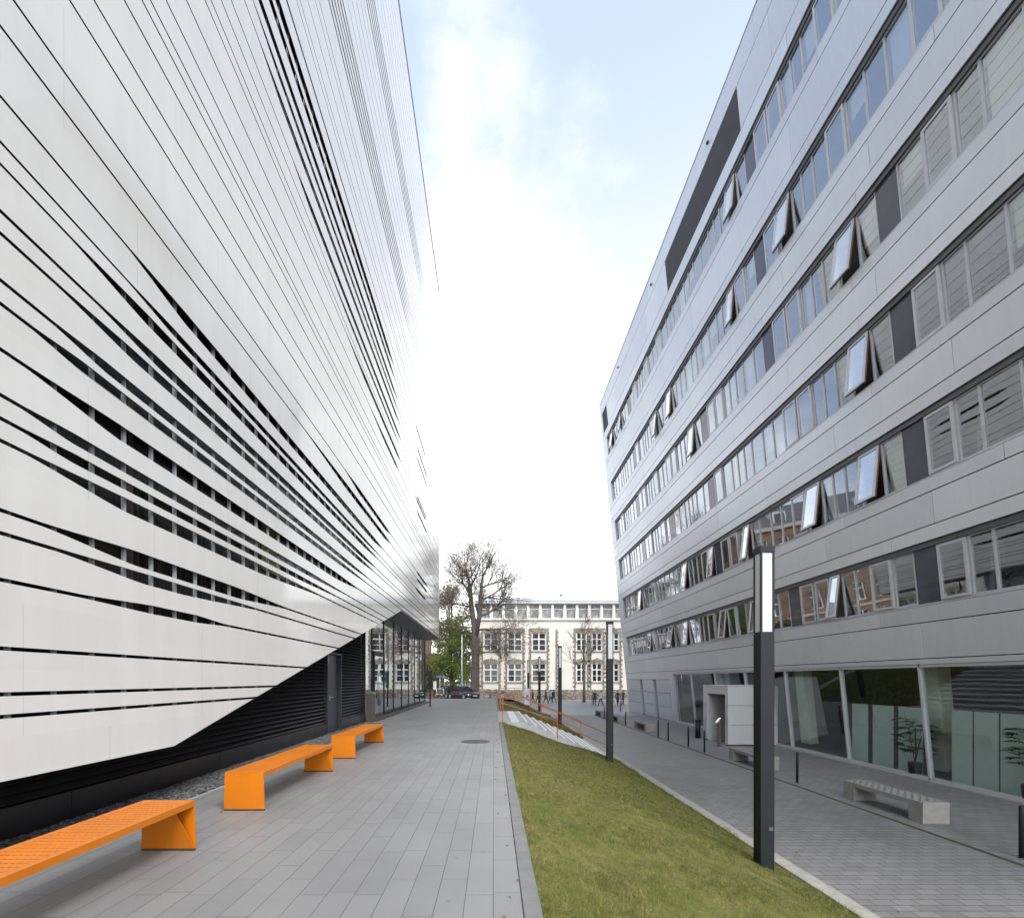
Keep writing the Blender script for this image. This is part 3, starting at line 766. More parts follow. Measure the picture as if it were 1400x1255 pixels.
for bi, kd, a, b in units:
    za, zb_ = bands[bi]; z0, z1 = za + .06, zb_ - .15
    if kd in 'FSC' or kd == 'O':
        f = stuff_f if kd == 'S' else MB()
        w = .028
        fbox(f, a + .002, a + w, z0, z1, DW - .035, DW + .05); fbox(f, b - w, b - .002, z0, z1, DW - .035, DW + .05)
        fbox(f, a + w, b - w, z0, z0 + .045, DW - .03, DW + .05); fbox(f, a + w, b - w, z1 - .04, z1, DW - .03, DW + .05)
    if kd in 'FS':
        g = stuff_p if kd == 'S' else MB()
        fbox(g, a + w, b - w, z0 + .045, z1 - .04, DW, DW + .012)
        if kd == 'F':
            fo = f.build('fixed_window', M['frame'], gb); g.build('pane', M['glass'], fo)
            if ri.random() < (.08, .15, .6, .65, .5, .5)[bi]:
                zt = z0 + .05 + ri.choice((0, 0, 0, .5, .9)); bl = MB(); fbox(bl, a + w, b - w, zt, z1 - .03, DW + .12, DW + .125); bl.build('blind', M['blind'], fo)
    elif kd in 'CO':
        fo = f.build('casement_window', M['frame'], gb)
        s, g = MB(), MB(); t_ = .075; e0, e1, y0, y1 = a + .04, b - .04, z0 + .03, z1 - .02
        for q in ((e0, e0 + t_, y0, y1), (e1 - t_, e1, y0, y1), (e0 + t_, e1 - t_, y0, y0 + t_), (e0 + t_, e1 - t_, y1 - t_, y1)):
            fbox(s, *q, DW - .085, DW - .05, 0); fbox(s, *q, DW - .049, DW - .001, 1)
        fbox(g, e0 + t_, e1 - t_, y0 + t_, y1 - t_, DW - .06, DW - .048)
        if kd == 'O':
            piv = Vector(P(0, y1, DW - .02)); an = R(ri.uniform(8, 13))
            Mx = Matrix.Translation(piv) @ Matrix.Rotation(an, 4, 'Y') @ Matrix.Translation(-piv)
            s.xform(Mx); g.xform(Mx)
        s.build('sash', [M['frame'], M['wood'] if kd == 'O' else M['frame']], fo); g.build('pane', M['glass_sash'] if kd == 'O' else M['glass'], fo)
    elif kd == D:
        g = MB(); fbox(g, a + .01, b - .01, z0, z1, DW - .02, DW + .02); g.build('infill_panel', M['infill'], gb)
fo = stuff_f.build('fixed_window_row', M['frame'], gb); fo['kind'] = 'stuff'
po = stuff_p.build('pane', M['glass'], fo)
for bi, (za, zb_) in enumerate(bands):
    h = MB(); fbox(h, GY0, BEND, zb_ - .145, zb_ - .005, .06, DW + .06); h.build('blind_box', M['head'], gb)
    h = MB(); fbox(h, GY0, BEND, za - .0, za + .03, .01, DW + .06); fbox(h, GY0, BEND, za + .03, za + .058, DW - .03, DW + .06); fbox(h, BEND - .004, BEND + .018, za + .06, zb_, .02, DW + .3); h.build('sill', M['frame'], gb)
# rooms behind the windows
fl, wl_, ce = MB(), MB(), MB()
for bi, (za, zb_) in enumerate(bands):
    xf = X0 - KL * (za) + .25; z0 = za + 1.6 - .75; z1 = zb_ + 1.6 + .05
    fl.box((xf + .2, GY0 + .1, z0 - .06), (xf + 6, GY1 - .2, z0)); ce.box((xf - .1, GY0 + .1, z1), (xf + 6, GY1 - .2, z1 + .06))
    wl_.box((xf + 5.5, GY0 + .1, z0 + .005), (xf + 5.6, GY1 - .2, z1 - .005))
    u = 12.6
    while u < GY1 - 1: wl_.box((xf + .35, u - .06, z0 + .005), (xf + 5.49, u + .06, z1 - .005)); u += 5.97
    u = 12.6 - 5.97
    while u > GY0 + 1: wl_.box((xf + .35, u - .06, z0 + .005), (xf + 5.49, u + .06, z1 - .005)); u -= 5.97
fl.build('office_floor', M['int_floor'], gb); wl_.build('office_wall', M['int_wall'], gb); ce.build('office_ceiling', M['int_ceil'], gb)
# desks and plants seen just inside the lower windows
for i, (bi, u) in enumerate(((0, 10.4), (0, 12.2), (1, 11.2), (2, 12.0), (3, 14.0), (1, 14.5))):
    za = bands[bi][0]; q = P(u, za + .06, DW + .35); m = MB(); rr = random.Random(i)
    m.tube([(q[0], q[1], q[2]), (q[0], q[1], q[2] + .2)], [.07, .1], 8, 1)
    for k in range(46):
        an, el, ln = rr.uniform(0, 6.28), rr.uniform(.2, 1.3), rr.uniform(.15, .42)
        d = Vector((math.cos(an) * math.cos(el), math.sin(an) * math.cos(el), math.sin(el))); s = d.cross(Vector((0, 0, 1))).normalized() * .02
        o_ = Vector((q[0], q[1], q[2] + .2)); mid = o_ + d * ln * .6; tip = o_ + d * ln - Vector((0, 0, .06))
        m.poly([o_, mid + s, tip, mid - s])
    m.build('window_plant', [simple('plant_leaf', (.035, .075, .02), .5), M['bronze']], gb, fix=False)

# ground floor: leaning shopfront, columns and screens inside
gl = [30.95, 27.6, 24.3, 20.95, 17.6, 14.33, 11.0, 7.7, 4.4, 2.1]
gl = [33.9] + gl
Z0g, Z1g = -2.90, .36
for b, a in zip(gl, gl[1:]):
    f = MB()
    fbox(f, b - .035, b + .035, Z0g, Z1g, .02, .16); fbox(f, a + .036, b - .036, Z0g - .09, Z0g + .0, .02, .16); fbox(f, a + .036, b - .036, Z1g, Z1g + .085, .02, .16)
    fo = f.build('shop_window', M['frame'], gb)
    g = MB(); fbox(g, a + .036, b - .036, Z0g, Z1g, .09, .105); g.build('pane', M['glass_gf'], fo)
f = MB(); fbox(f, 33.94, 34.70, -2.98, .45, .02, .3); f.build('corner_panel', M['clad'], gb)
m = MB(); m.box((12.80, GY0, ST), (12.96, 33.9, ST + .02)); m.build('base_rail', M['kerb_light'], gb)
m = MB(); m.box((13.1, GY0 + .1, ST + .004), (30, 34, ST + .03)); m.build('lobby_floor', M['int_floor'], gb)
m = MB(); m.box((12.75, GY0 + .1, 2.0), (30, 34, 2.04)); m.build('lobby_ceiling', M['int_dark'], gb)
m = MB(); m.box((21.0, GY0 + .1, ST + .03), (21.1, 34, 2.0)); m.box((13.2, 33.8, ST + .03), (20.9, 33.9, 2.0)); m.build('lobby_wall', M['int_dark'], gb)
for u in (29.2, 21.6, 15.15, 8.5):
    m = MB(); fbox(m, u - .3, u + .3, -2.95, .35, 1.05, 1.45); m.build('leaning_column', M['col_conc'], gb, bevel=.02)
for (a, b) in ((17.2, 17.95), (16.1, 16.98), (15.0, 15.9), (13.45, 14.05), (12.75, 13.40), (12.05, 12.7), (10.2, 10.9), (9.4, 10.1)):
    m = MB(); m.box((13.32, a, ST + .04), (13.335, b, .72)); m.build('glass_screen', M['frosted'], gb)
m = MB(); m.box((13.6, 22.0, -.55), (13.65, 22.6, -.2)); m.build('blue_board', simple('blue_board_paint', (.02, .07, .2), .4), gb)
# entrance porch box
PX, PY0, PY1, PZ = 10.68, 22.0, 24.62, 1.29
m = MB(); i_ = 0
def slab(x0, y0, z0, x1, y1, z1): m.box((x0, y0, z0), (x1, y1, z1))
for (z0, z1) in ((ST + .05, ST + .93), (ST + .945, ST + 1.82), (ST + 1.835, PZ)):
    slab(PX, PY0, z0, 12.95, PY0 + .05, z1)                        # near side
    slab(PX, PY0 + .052, z0, PX + .05, PY0 + .30, z1)               # jambs of the opening
    slab(PX, PY1 - .45, z0, PX + .05, PY1 - .052, z1)
    slab(PX, PY1 - .05, z0, 12.95, PY1, z1)
slab(PX, PY0 + .302, .92, PX + .05, PY1 - .452, PZ)
slab(PX + .052, PY0 + .302, ST, 12.2, PY0 + .34, .92); slab(PX + .052, PY1 - .49, ST, 12.2, PY1 - .452, .92)
slab(PX - .012, PY0 - .012, PZ + .003, 12.9, PY1 + .012, PZ + .05)
porch = m.build('entrance_porch', M['clad'], gb, bevel=.006)
m = MB(); m.box((PX + .055, PY0 + .055, ST + .93), (12.9, PY0 + .06, ST + .945)); m.box((PX + .06, PY0 + .345, .88), (12.2, PY1 - .495, .918)); m.box((PX + .03, PY0 + .03, ST + .06), (PX + .045, PY1 - .03, PZ - .02)) if False else None
m.build('porch_lining', M['anthracite'], porch)
dx = 11.75
m = MB(); m.box((dx, PY0 + .345, ST + .02), (dx + .06, PY0 + .42, .875)); m.box((dx, PY1 - .57, ST + .02), (dx + .06, PY1 - .495, .875)); m.box((dx, PY0 + .422, .80), (dx + .06, PY1 - .572, .875)); m.box((dx, 23.2, ST + .02), (dx + .06, 23.27, .798)); m.box((dx - .10, PY0 + .6, -.38), (dx - .07, 23.1, -.34))
m.build('door_frame', M['frame'], porch)
m = MB(); m.box((dx + .02, PY0 + .424, ST + .03), (dx + .035, 23.198, .798)); m.box((dx + .02, 23.272, ST + .03), (dx + .035, PY1 - .574, .798)); m.build('door_glass', M['glass_gf'], porch)

# ================================================================ OLD SCHOOL BUILDING (far end)
sb = empty('school_building', (18, 70, ST))
tag(sb, 'old cream plastered school building with brown stone trim and white windows at the far end', 'building')
SY = 70.0; SX0, SX1 = -2.45, 52.0
M['plaster'] = simple('cream_plaster', (0.74, 0.71, 0.655), 0.85, var=0.06, scale=.5, bump=.002, bscale=30)
t = NT('brown_rubble_stone'); p = t.pos()
vo = t.add('ShaderNodeTexVoronoi'); t.l.new(t.mapping(p, (1, 1, 1.6)), vo.inputs['Vector']); vo.inputs['Scale'].default_value = 3.2
t.bsdf(t.ramp(vo.outputs['Color'], [(.15, (.14, .122, .10)), (.5, (.25, .22, .185)), (.9, (.36, .33, .28))]), .9, 0, t.bump(vo.outputs['Distance'], .05, .7)); M['rubble'] = t.mat
M['white_frame'] = simple('white_window_paint', (.78, .78, .76), .5, var=.03)
M['attic_glass'] = dark_glass('attic_glass_painted_sky', (.17, .178, .178), .05)  # paler base colour stands in for sky reflected in the attic panes
M['eave'] = simple('pale_grey_eave', (.55, .57, .60), .6)
def school_windows(cxs, w, z0, z1, arch, kind='window'):
    pass
# wall with real openings: build in vertical bays
wins = []   # (xa, xb, z0, z1)
colx = [(-0.37, 2.0), (3.1, 2.0), (6.6, 2.0), (12.75, 1.42), (15.0, 1.42), (17.45, 1.42), (22.5, 2.0), (26, 2.0), (29.5, 2.0), (33, 2.0), (38.5, 1.42), (40.8, 1.42), (43.1, 1.42)]
for cx, w in colx: wins += [(cx - w / 2, cx + w / 2, 1.28, 3.95), (cx - w / 2, cx + w / 2, 5.75, 8.35)]
mb = MB()
def wall_grid(x0, x1, z0, z1, holes, y0, y1, mi=0):
    xs = sorted({x0, x1} | {h[0] for h in holes} | {h[1] for h in holes}); zs = sorted({z0, z1} | {h[2] for h in holes} | {h[3] for h in holes})
    for xa, xb in zip(xs, xs[1:]):
        run = None
        for za, zb_ in zip(zs, zs[1:]):
            inside = any(h[0] - 1e-6 <= xa and xb <= h[1] + 1e-6 and h[2] - 1e-6 <= za and zb_ <= h[3] + 1e-6 for h in holes)
            if inside:
                if run: mb.box((xa, y0, run[0]), (xb, y1, run[1]), mi); run = None
            else: run = (run[0], zb_) if run else (za, zb_)
        if run: mb.box((xa, y0, run[0]), (xb, y1, run[1]), mi)
wall_grid(SX0, SX1, .15, 10.2, wins, SY, SY + .4)
mb.box((SX0, SY + .41, -2), (SX0 + .4, SY + 14, 10.2)); mb.box((SX0, SY + 13.6, -2), (SX1, SY + 14, 10.2))
mb.build('wall', M['plaster'], sb)
mb = MB(); mb.box((SX0 - .02, SY - .08, -2), (SX1, SY + .4, .145)); mb.build('stone_base', M['rubble'], sb, bevel=.02)
mb = MB(); r_ = random.Random(5)
def quoin(x, z0, z1, side):
    z = z0; k = 0
    while z < z1 - .05:
        h = r_.uniform(.22, .42); e = min(z1, z + h); w = (.42 if k % 2 else .26) + r_.uniform(-.05, .06)
        a, b = (x - w, x) if side < 0 else (x, x + w)
        mb.box((a, SY - .045, z + .008), (b, SY - .002, e - .004)); z = e; k += 1
for cx, w in colx:
    narrow = w < 1.6
    quoin(cx - w / 2 - .10, .15, 8.9, -1); quoin(cx + w / 2 + .10, .15, 8.9, 1)
    for zt in (3.95, 8.35):
        # flat arch over each window with a raised keystone
        n = 9
        for i in range(n):
            a = (i / n - .5) * (w + .5); b = ((i + 1) / n - .5) * (w + .5); m_ = (a + b) / 2
            rise = .12 + .30 * (1 - (2 * m_ / (w + .5)) ** 2); 
            mb.box((cx + a + .01, SY - .05, zt + .015 + (0 if zt > 5 else 0)), (cx + b - .01, SY - .003, zt + .25 + rise + (.15 if i == n // 2 else 0)))
        if zt > 5: mb.box((cx - w / 2 - .45, SY - .04, 8.80), (cx + w / 2 + .45, SY - .004, 9.05))
    for zs_ in (1.28, 5.75): mb.box((cx - w / 2 - .12, SY - .12, zs_ - .16), (cx + w / 2 + .12, SY + .10, zs_ - .005))
quoin(9.0, .15, 8.9, 1); quoin(SX0 + .5, .15, 8.9, -1); quoin(20.0, .15, 8.9, 1)
mb.build('stone_trim', M['rubble'], sb)
for xa, xb, z0, z1 in wins:
    f = MB(); t_ = .11; y0, y1 = SY + .10, SY + .19; cx = (xa + xb) / 2
    f.box((xa, y0, z0), (xa + t_, y1, z1)); f.box((xb - t_, y0, z0), (xb, y1, z1)); f.box((xa + t_, y0, z0), (xb - t_, y1, z0 + t_)); f.box((xa + t_, y0, z1 - t_), (xb - t_, y1, z1))
    f.box((cx - .09, y0 - .02, z0 + t_), (cx + .09, y1, z1 - t_))
    for k, zz in enumerate((z0 + .33 * (z1 - z0), z0 + .66 * (z1 - z0))):
        th = .04 if k == 0 else .085
        f.box((xa + t_, y0 + .01, zz - th), (cx - .092, y1, zz + th)); f.box((cx + .092, y0 + .01, zz - th), (xb - t_, y1, zz + th))
    fo = f.build('window', M['white_frame'], sb)
    g = MB(); g.box((xa + .03, SY + .195, z0 + .03), (xb - .03, SY + .215, z1 - .03)); g.build('pane', M['dark_glass'], fo)
mb = MB(); mb.box((SX0 - .05, SY - .22, 10.2), (SX1, SY + .35, 10.42)); mb.build('ledge', M['plaster'], sb)
x = SX0 + .2; pil = MB(); k = 0
mbp = MB(); xs_p = []
while x < SX1 - 1: xs_p.append(x); x += 1.775
for x in xs_p: pil.box((x, SY - .02, 10.42), (x + .36, SY + .45, 12.55))
pil.build('pillar', M['plaster'], sb)
for a, b in zip(xs_p, xs_p[1:]):
    f = MB(); x0, x1 = a + .365, b - .005
    f.box((x0, SY + .22, 10.42), (x1, SY + .30, 10.52)); f.box((x0, SY + .22, 11.78), (x1, SY + .30, 11.88)); f.box((x0, SY + .22, 12.45), (x1, SY + .30, 12.55)); f.box((x0, SY + .22, 10.525), (x0 + .06, SY + .30, 11.775)); f.box((x1 - .06, SY + .22, 10.525), (x1, SY + .30, 11.775))
    fo = f.build('attic_window', M['white_frame'], sb)
    g = MB(); g.box((x0 + .02, SY + .305, 10.44), (x1 - .02, SY + .32, 12.53)); g.build('pane', M['attic_glass'], fo)
mb = MB(); mb.box((SX0 - .3, SY - .30, 12.58), (SX1, SY + 14.3, 12.95))
mb.hexa([(SX0 - .3, SY - .36, 12.96), (SX1, SY - .36, 12.96), (SX1, SY + 14, 12.96), (SX0 - .3, SY + 14, 12.96), (SX0 + .6, SY + .5, 13.5), (SX1, SY + .5, 13.5), (SX1, SY + 13, 13.5), (SX0 + .6, SY + 13, 13.5)])
mb.build('roof', M['eave'], sb)
mb = MB(); mb.box((11.2, SY + 6, 13.5), (SX1, SY + 12, 15.9)); mb.box((14.6, SY + 6.6, 15.9), (SX1, SY + 11.5, 17.2)); mb.build('roof_storey', M['white_frame'], sb)
mb = MB(); mb.tube([(10.0, SY + 1.5, 13.4), (10.0, SY + 1.5, 14.1)], .16, 10); mb.tube([(10, SY + 1.5, 14.1), (10, SY + 1.5, 14.25)], [.34, .30], 10); mb.build('roof_vent', M['steel'], sb)

# brick building further left, seen between tree and white building and mirrored in the office windows
bb = empty('brick_building', (-28, 68, ST))
tag(bb, 'old brown brick building with a low side wing behind the green tree', 'building')
t = NT('brown_brick'); p = t.pos(); sep = t.add('ShaderNodeSeparateXYZ'); t.l.new(p, sep.inputs[0]); cmb = t.add('ShaderNodeCombineXYZ'); t.l.new(t.math('ADD', sep.outputs[0], sep.outputs[1]), cmb.inputs[0]); t.l.new(sep.outputs[2], cmb.inputs[1])
br = t.add('ShaderNodeTexBrick'); t.l.new(cmb.outputs[0], br.inputs['Vector']); br.inputs['Scale'].default_value = 1; br.inputs['Brick Width'].default_value = .5; br.inputs['Row Height'].default_value = .22; br.inputs['Mortar Size'].default_value = .012
br.inputs['Color1'].default_value = (.16, .095, .06, 1); br.inputs['Color2'].default_value = (.24, .15, .095, 1); br.inputs['Mortar'].default_value = (.2, .17, .14, 1)
t.bsdf(t.mix(1, br.outputs[0], t.ramp(t.noise(p, .5, 4), [(.3, (.75, .75, .75)), (.7, (1.2, 1.2, 1.2))]), 'MULTIPLY'), .9); M['brick'] = t.mat
mb = MB(); bw = []
BX0, BX1, BY = -52.0, -10.2, 66.0
x = BX0 + 1.5
while x < BX1 - 2.2:
    for z in (1.0, 5.0, 9.0, 13.0): bw.append((x, x + 1.5, z, z + 2.6))
    x += 2.95
wall_grid(BX0, BX1, -2, 16.6, bw, BY, BY + .5); mb.box((BX1 - .5, BY + .51, -2), (BX1, BY + 14, 16.6)); mb.box((BX0, BY + .51, -2), (BX0 + .5, BY + 14, 16.6))
mb.build('wall', M['brick'], bb)
mb = MB(); mb.box((BX1 + .005, BY + 1.0, -2), (-7.7, BY + 9, 5.0)); mb.box((BX1 + .006, BY + .9, 5.005), (-7.6, BY + 9.1, 5.25)); mb.build('side_wing', M['brick'], bb)
mb = MB(); mb.box((BX0 - .2, BY - .3, 16.6), (BX1 + .3, BY + 14.2, 17.1)); mb.box((BX0, BY - .10, 4.2), (BX1, BY - .003, 4.5)); mb.box((BX0, BY - .10, 12.2), (BX1, BY - .003, 12.5)); mb.build('cornice', simple('pale_stone_cornice', (.42, .38, .31), .85), bb)
mb = MB(); mb.hexa([(BX0, BY + .1, 17.1), (BX1, BY + .1, 17.1), (BX1, BY + 14, 17.1), (BX0, BY + 14, 17.1), (BX0 + 2, BY + 3, 20.5), (BX1 - 2, BY + 3, 20.5), (BX1 - 2, BY + 11, 20.5), (BX0 + 2, BY + 11, 20.5)]); mb.build('roof', simple('slate_roof', (.10, .10, .11), .7), bb)
for (xa, xb, z0, z1) in bw:
    f = MB(); f.box((xa, BY + .15, z0), (xa + .1, BY + .25, z1)); f.box((xb - .1, BY + .15, z0), (xb, BY + .25, z1)); f.box((xa + .1, BY + .15, z0), (xb - .1, BY + .25, z0 + .1)); f.box((xa + .1, BY + .15, z1 - .1), (xb - .1, BY + .25, z1)); f.box(((xa + xb) / 2 - .06, BY + .16, z0 + .1), ((xa + xb) / 2 + .06, BY + .25, z1 - .1)); f.box((xa + .1, BY + .16, z0 + 1.65), ((xa + xb) / 2 - .062, BY + .25, z0 + 1.75)); f.box(((xa + xb) / 2 + .062, BY + .16, z0 + 1.65), (xb - .1, BY + .25, z0 + 1.75))
    fo = f.build('window', M['white_frame'], bb); g = MB(); g.box((xa + .02, BY + .255, z0 + .02), (xb - .02, BY + .27, z1 - .02)); g.build('pane', M['dark_glass'], fo)
x = BX0 + 4
while x < BX1 - 4:
    f = MB(); f.box((x, BY + .6, 17.1), (x + 1.8, BY + 3.2, 19.2)); fo = f.build('dormer', M['eave'], bb); g = MB(); g.box((x + .2, BY + .57, 17.5), (x + 1.6, BY + .595, 18.9)); g.build('dormer_pane', M['dark_glass'], fo); x += 5.9

# ================================================================ ORANGE BENCHES
def holes_plate(mb, x0, x1, y0, y1, z, th, nx, ny, hw, hl, mi=0):
    cx, cy = (x1 - x0) / nx, (y1 - y0) / ny
    for i in range(nx):
        for j in range(ny):
            a, b, c, d = x0 + i * cx, x0 + (i + 1) * cx, y0 + j * cy, y0 + (j + 1) * cy
            mx, my = (a + b) / 2, (c + d) / 2
            o_ = [(a, c), (b, c), (b, d), (a, d)]; h = [(mx - hl / 2, my - hw / 2), (mx + hl / 2, my - hw / 2), (mx + hl / 2, my + hw / 2), (mx - hl / 2, my + hw / 2)]
            for zz in (z, z - th):
                for k in range(4):
                    k2 = (k + 1) % 4
                    mb.poly([(*o_[k], zz), (*o_[k2], zz), (*h[k2], zz), (*h[k], zz)], mi)
            for k in range(4):
                k2 = (k + 1) % 4
                mb.poly([(*h[k], z), (*h[k2], z), (*h[k2], z - th), (*h[k], z - th)], mi)
def orange_bench():
    r = empty('bench')
    H, W, L = .4675, .475, 2.53
    m = MB(); holes_plate(m, -W / 2 + .05, W / 2 - .05, .12, L - .12, H, .006, 9, 34, .019, .034)
    th = .006
    m.box((-W / 2, 0, H - th), (W / 2, .119, H)); m.box((-W / 2, L - .119, H - th), (W / 2, L, H))
    m.box((-W / 2, .12, H - th), (-W / 2 + .0495, L - .12, H)); m.box((W / 2 - .0495, .12, H - th), (W / 2, L - .12, H))
    for s in (-1, 1): m.hexa([(s * W / 2, .012, H - .055), (s * (W / 2 - .006), .012, H - .055), (s * (W / 2 - .006), L - .012, H - .055), (s * W / 2, L - .012, H - .055), (s * W / 2, .012, H - th - .0005), (s * (W / 2 - .006), .012, H - th - .0005), (s * (W / 2 - .006), L - .012, H - th - .0005), (s * W / 2, L - .012, H - th - .0005)])
    m.build('seat', M['orange'], r)
    for e in (0, 1):
        yv = (lambda q: q) if e == 0 else (lambda q: L - q)
        w0, w1 = W / 2 + .012, W / 2 - .001
        m = MB()
        m.hexa([(-w0, yv(0), .02), (w0, yv(0), .02), (w0, yv(.010), .02), (-w0, yv(.010), .02), (-w1, yv(0), H - th - .001), (w1, yv(0), H - th - .001), (w1, yv(.010), H - th - .001), (-w1, yv(.010), H - th - .001)])
        m.hexa([(-w0, yv(.015), .021), (w0, yv(.015), .021), (w0, yv(.025), .021), (-w0, yv(.025), .021), (-.13, yv(.17), H - th - .002), (.13, yv(.17), H - th - .002), (.13, yv(.18), H - th - .002), (-.13, yv(.18), H - th - .002)])
        lg = m.build('leg', M['orange'], r)
        f = MB(); f.box((-w0 + .003, min(yv(0.002), yv(.024)), 0), (w0 - .003, max(yv(0.002), yv(.024)), .0195)); f.build('foot_strip', M['rubber'], lg)
    return r
ob = orange_bench()
ys_ = [5.907, 2.02, 9.81]
lb = ['orange metal bench in the middle, its closed front end plate facing the viewer', 'nearest orange metal bench with rows of seat slots, cut off by the left edge', 'farthest orange metal bench next to the glass lobby']
for i, y in enumerate(ys_):
    o = ob if i == 0 else copy_tree(ob)
    o.location = (-3.045, y, 0.002); tag(o, lb[i], 'bench', 'orange benches along the walk')

# ================================================================ CONCRETE BENCHES
def concrete_bench():
    r = empty('bench'); H, W, L = .445, .56, 2.28
    m = MB()
    # slab with blind drill holes laid in a diamond lattice
    nx, ny = 6, 22; x0, x1, y0, y1 = -W / 2 + .04, W / 2 - .04, .12, L - .12; cx, cy = (x1 - x0) / nx, (y1 - y0) / ny
    for i in range(nx):
        for j in range(ny):
            a, b, c, d = x0 + i * cx, x0 + (i + 1) * cx, y0 + j * cy, y0 + (j + 1) * cy
            if (i + j) % 2: m.poly([(a, c, H), (b, c, H), (b, d, H), (a, d, H)]); continue
            mx, my = (a + b) / 2, (c + d) / 2; rx, ry = .030, .036
            o8 = [(a, c), (mx, c), (b, c), (b, my), (b, d), (mx, d), (a, d), (a, my)]
            h8 = [(mx + rx * math.cos(R(225 + 45 * k)), my + ry * math.sin(R(225 + 45 * k))) for k in range(8)]
            for k in range(8):
                k2 = (k + 1) % 8
                m.poly([(*o8[k], H), (*o8[k2], H), (*h8[k2], H), (*h8[k], H)]); m.poly([(*h8[k], H), (*h8[k2], H), (*h8[k2], H - .05), (*h8[k], H - .05)], 1)
            m.poly([(*q, H - .05) for q in h8], 1)
    m.poly([(-W / 2, 0, H), (W / 2, 0, H), (W / 2, y0, H), (-W / 2, y0, H)]); m.poly([(-W / 2, y1, H), (W / 2, y1, H), (W / 2, L, H), (-W / 2, L, H)])
    m.poly([(-W / 2, y0, H), (x0, y0, H), (x0, y1, H), (-W / 2, y1, H)]); m.poly([(x1, y0, H), (W / 2, y0, H), (W / 2, y1, H), (x1, y1, H)])
    B = H - .10
    m.poly([(-W / 2, 0, B), (-W / 2, L, B), (W / 2, L, B), (W / 2, 0, B)])
    for a, b in (((-W / 2, 0), (W / 2, 0)), ((W / 2, 0), (W / 2, L)), ((W / 2, L), (-W / 2, L)), ((-W / 2, L), (-W / 2, 0))): m.poly([(*a, B), (*b, B), (*b, H), (*a, H)])
    m.build('seat', [M['concrete'], M['iron']], r, fix=False)
    for y in (0, L - .36):
        b = MB(); b.box((-W / 2 + (.001), y + .001, 0), (W / 2 - .001, y + .359, B - .002)); b.build('leg', M['concrete'], r, bevel=.006)
    return r
cb = concrete_bench()
cl = ['nearest pale concrete bench with round holes in front of the green glass screens', 'concrete bench beside the grey entrance porch, half hidden by the nearest lamp post', 'small looking concrete bench in front of the narrow wall slots and bollards', 'concrete bench just right of the second lamp post from the front', 'most distant concrete bench, left of the second lamp post from the front']
for i, (x, y) in enumerate(((9.2, 10.04), (9.16, 15.96), (9.08, 27.9), (8.95, 33.6), (8.85, 40.0 - 2.3 + .8))):
    o = cb if i == 0 else copy_tree(cb); o.location = (x, y, ST + .003); tag(o, cl[i], 'bench', 'concrete benches along the office block')

# ================================================================ LAMP POSTS
def lamp():
    r = empty('lamp_post'); W = .206; h = W / 2; zl, zt = 3.47, 4.76
    m = MB(); m.box((-h, -h, -.25), (h, h, zl)); m.build('post', M['anthracite'], r, bevel=.006)
    m = MB(); e = .028
    for sx in (-1, 1):
        for sy in (-1, 1): m.box((min(sx * h, sx * (h - e)), min(sy * h, sy * (h - e)), zl + .022), (max(sx * h, sx * (h - e)), max(sy * h, sy * (h - e)), zt - .10))
    m.box((-h + .01, -h + .01, zl + .001), (h - .01, h - .01, zl + .021)); m.build('corner_frame', M['anthracite'], r)
    m = MB(); q = h - .012; m.box((-q, -q, zl + .022), (q, q, zt - .101)); m.build('diffuser', M['opal'], r)
    m = MB(); m.box((-h - .004, -h - .004, zt - .099), (h + .004, h + .004, zt)); m.build('cap', M['anthracite'], r, bevel=.004)
    m = MB(); m.box((.02, -h - .003, .55), (.08, -h - .0005, .60)); m.build('service_cover', M['iron'], r)
    return r
lp = lamp(); ll = ['nearest and tallest looking square dark lamp post standing in the grass bank', 'second nearest square dark lamp post, standing at the foot of the concrete steps', 'third square lamp post, in front of the blank cream wall', 'fourth square lamp post, in front of the lower school window right of the steps', 'thin pale topped lamp post farthest away beside the white information board']
for i, (x, y) in enumerate(((4.055, 7.25), (3.97, 16.5), (3.92, 28.5), (4.0, 42.0), (3.5, 48.5))):
    o = lp if i == 0 else copy_tree(lp)
    o.location = (x, y, -1.18 if i else -1.18); tag(o, ll[i], 'lamp post', 'square lamp posts along the bank')

# ================================================================ CONCRETE STEPS
stp = empty('concrete_steps', (1.3, 18.3, 0)); tag(stp, 'broad concrete steps with white edged treads leading down to the street', 'steps')
SY0, SY1 = 18.28, 24.62; RI, GO = 1.4 / 9, .362
m = MB(); m.box((.21, SY0, -1.6), (1.31, SY1, .0)); m.build('landing', M['stair'], stp)
m = MB(); m.box((1.31 + GO * 8 + .002, SY0, -1.6), (4.618, SY1, ST + .004)); m.build('foot_slab', M['stair'], stp)
for i in range(9):
    x0 = 1.31 + GO * i; z = -RI * (i + 1)
    if i == 8: break
    m = MB(); m.box((x0 + .001, SY0, -1.6), (x0 + GO, SY1, z)); s = m.build('step', M['stair'], stp)
    m = MB(); m.box((x0 + GO - .075, SY0 + .004, z - .05), (x0 + GO + .003, SY1 - .004, z + .004)); m.build('nosing_stripe', M['stripe'], s)
m = MB(); m.box((.69, SY0 + .01, -.01), (1.0, SY1 - .01, .004)); m.box((1.24, SY0 + .01, -.05), (1.313, SY1 - .01, .004)); m.build('warning_stripe', M['stripe'], stp)
def znose(x): return 0 if x < 1.31 else max(ST, -RI * (x - 1.31) / GO)
def ztread(x): return 0 if x < 1.31 else max(ST, -RI * (math.floor((x - 1.31) / GO) + 1))

